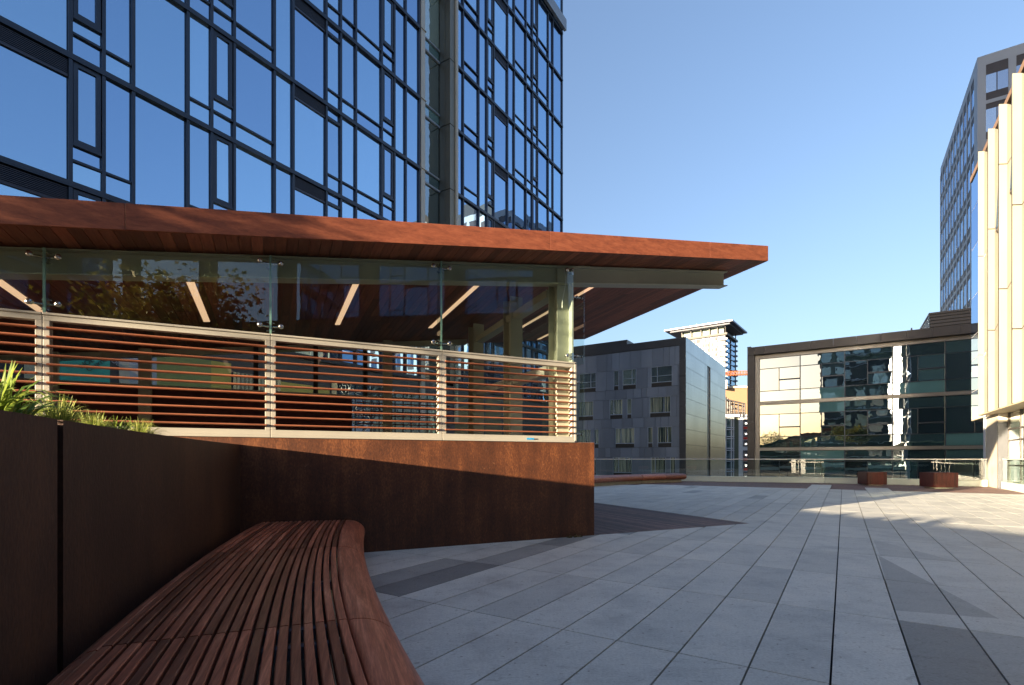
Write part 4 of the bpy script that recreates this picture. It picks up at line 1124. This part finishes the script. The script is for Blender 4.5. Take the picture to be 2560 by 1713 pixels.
# ------------------------------------------------------------------ trees and blocks behind the viewpoint (they throw the shade and the reflections)
def tree(name, x, y, z0, hgt, rad, n, seed, label, zc=.38):
    t = empty(name, (x, y, z0), label, 'tree', 'street trees behind the viewpoint'); r = random.Random(seed)
    tr = MB(); tr.tube((x, y, z0), (x+.1, y, z0+hgt*(zc+.08)), .16, .10, 10); tips = []
    for i in range(9):
        a = i*2.4+r.random(); e = r.uniform(.5, 1.1); L_ = rad*r.uniform(.7, 1.05)
        s_ = Vector((x+.1, y, z0+hgt*r.uniform(zc-.1, zc+.1))); q = s_+Vector((math.cos(a)*math.cos(e), math.sin(a)*math.cos(e), math.sin(e)))*L_
        tr.tube(s_, q, .055, .02, 6); tips.append(q)
        for j in range(3):
            q2 = q+Vector((r.uniform(-1, 1), r.uniform(-1, 1), r.uniform(-.3, 1)))*rad*.4; tr.tube(q, q2, .02, .007, 5); tips.append(q2)
    tr.build('trunk', M['bark'], t)
    cr_ = MB()
    for i in range(n):
        c = r.choice(tips); d = Vector((r.gauss(0, 1), r.gauss(0, 1), r.gauss(0, .8)))*rad*.20
        p = c+d; s = r.uniform(.06, .125); a = Vector((r.uniform(-1, 1), r.uniform(-1, 1), r.uniform(-.6, .6))).normalized(); b_ = a.cross(Vector((r.uniform(-1, 1), r.uniform(-1, 1), 1))).normalized()
        pts_ = [p+a*s, p+a*s*.35+b_*s*.28, p+a*s*.2+b_*s*.8, p-a*s*.25+b_*s*.35, p-a*s*.9, p-a*s*.25-b_*s*.35, p+a*s*.2-b_*s*.8, p+a*s*.35-b_*s*.28]
        cr_.face(pts_, r.random())
    cr_.build('crown', M['leaf'], t)
    return t
tree('maple_tree', -1.0, -4.3, 0, 6.6, 2.2, 9000, 21, 'leafy maple tree behind the viewpoint mirrored in the pavilion glass', .48)
tree('maple_tree', -13.2, -.6, 0, 6.5, 1.7, 1500, 22, 'leafy maple tree left of the viewpoint dappling the roof edge', .56)
tree('maple_tree', -17.6, -3.6, 0, 7.2, 1.9, 500, 25, 'second leafy maple tree left of the viewpoint behind the nearer one', .56)
def block(name, u0, u1, v0, v1, z1, mt, label, nu, nz, gl='winglass'):
    b = empty(name, G((u0+u1)/2, (v0+v1)/2, ZS), label, 'building')
    MB().box(G, (u0, u1), (v0, v1), (ZS, z1)).build('wall', M[mt], b)
    g = MB(); wd = (v1-v0)/nu; hh = (z1-.6)/nz
    for i in range(nu):
        for k in range(nz):
            if (i*7+k*3) % 5 == 4: continue
            g.box(G, (u1-.02, u1+.05), (v0+wd*i+.5, v0+wd*(i+1)-.3), (.8+hh*k, .8+hh*k+hh*.6), rnd.random())
    g.build('windows', M[gl], b)
    f = MB()
    for k in range(nz+1): f.box(G, (u1-.02, u1+(.9 if k % 2 else .2)), (v0, v1), (.3+hh*k, .3+hh*k+.15))
    f.build('balcony_slabs', M['offwhite'], b); return b
block('apartment_building', -44, -27, -4.5, 9.45, 27, 'darkmetal', 'dark apartment building with balconies behind the viewpoint, mirrored in the office glass', 5, 8)
block('apartment_building', -60, -52, 10, 30, 30, 'offwhite', 'pale apartment building further behind the viewpoint', 7, 9)
hb_ = empty('brown_hall', G(-20, 15, 0), 'long dark brown hall behind the viewpoint mirrored in the pavilion glass', 'building')
MB().box(G, (-50, -9), (9.5, 24), (ZS, 12.0)).box(G, (-8.8, 7), (9.5, 24), (ZS, 13)).build('wall', plain('brown_wall', (.045, .028, .020), .6), hb_)
q = MB()
for i in range(15): q.box(G, (-49+3.7*i, -46.2+3.7*i), (9.42, 9.6), (7.2, 11.6)); q.box(G, (-49+3.7*i, -46.2+3.7*i), (9.42, 9.6), (.6, 3.2))
q.build('windows', M['towerglass'], hb_)
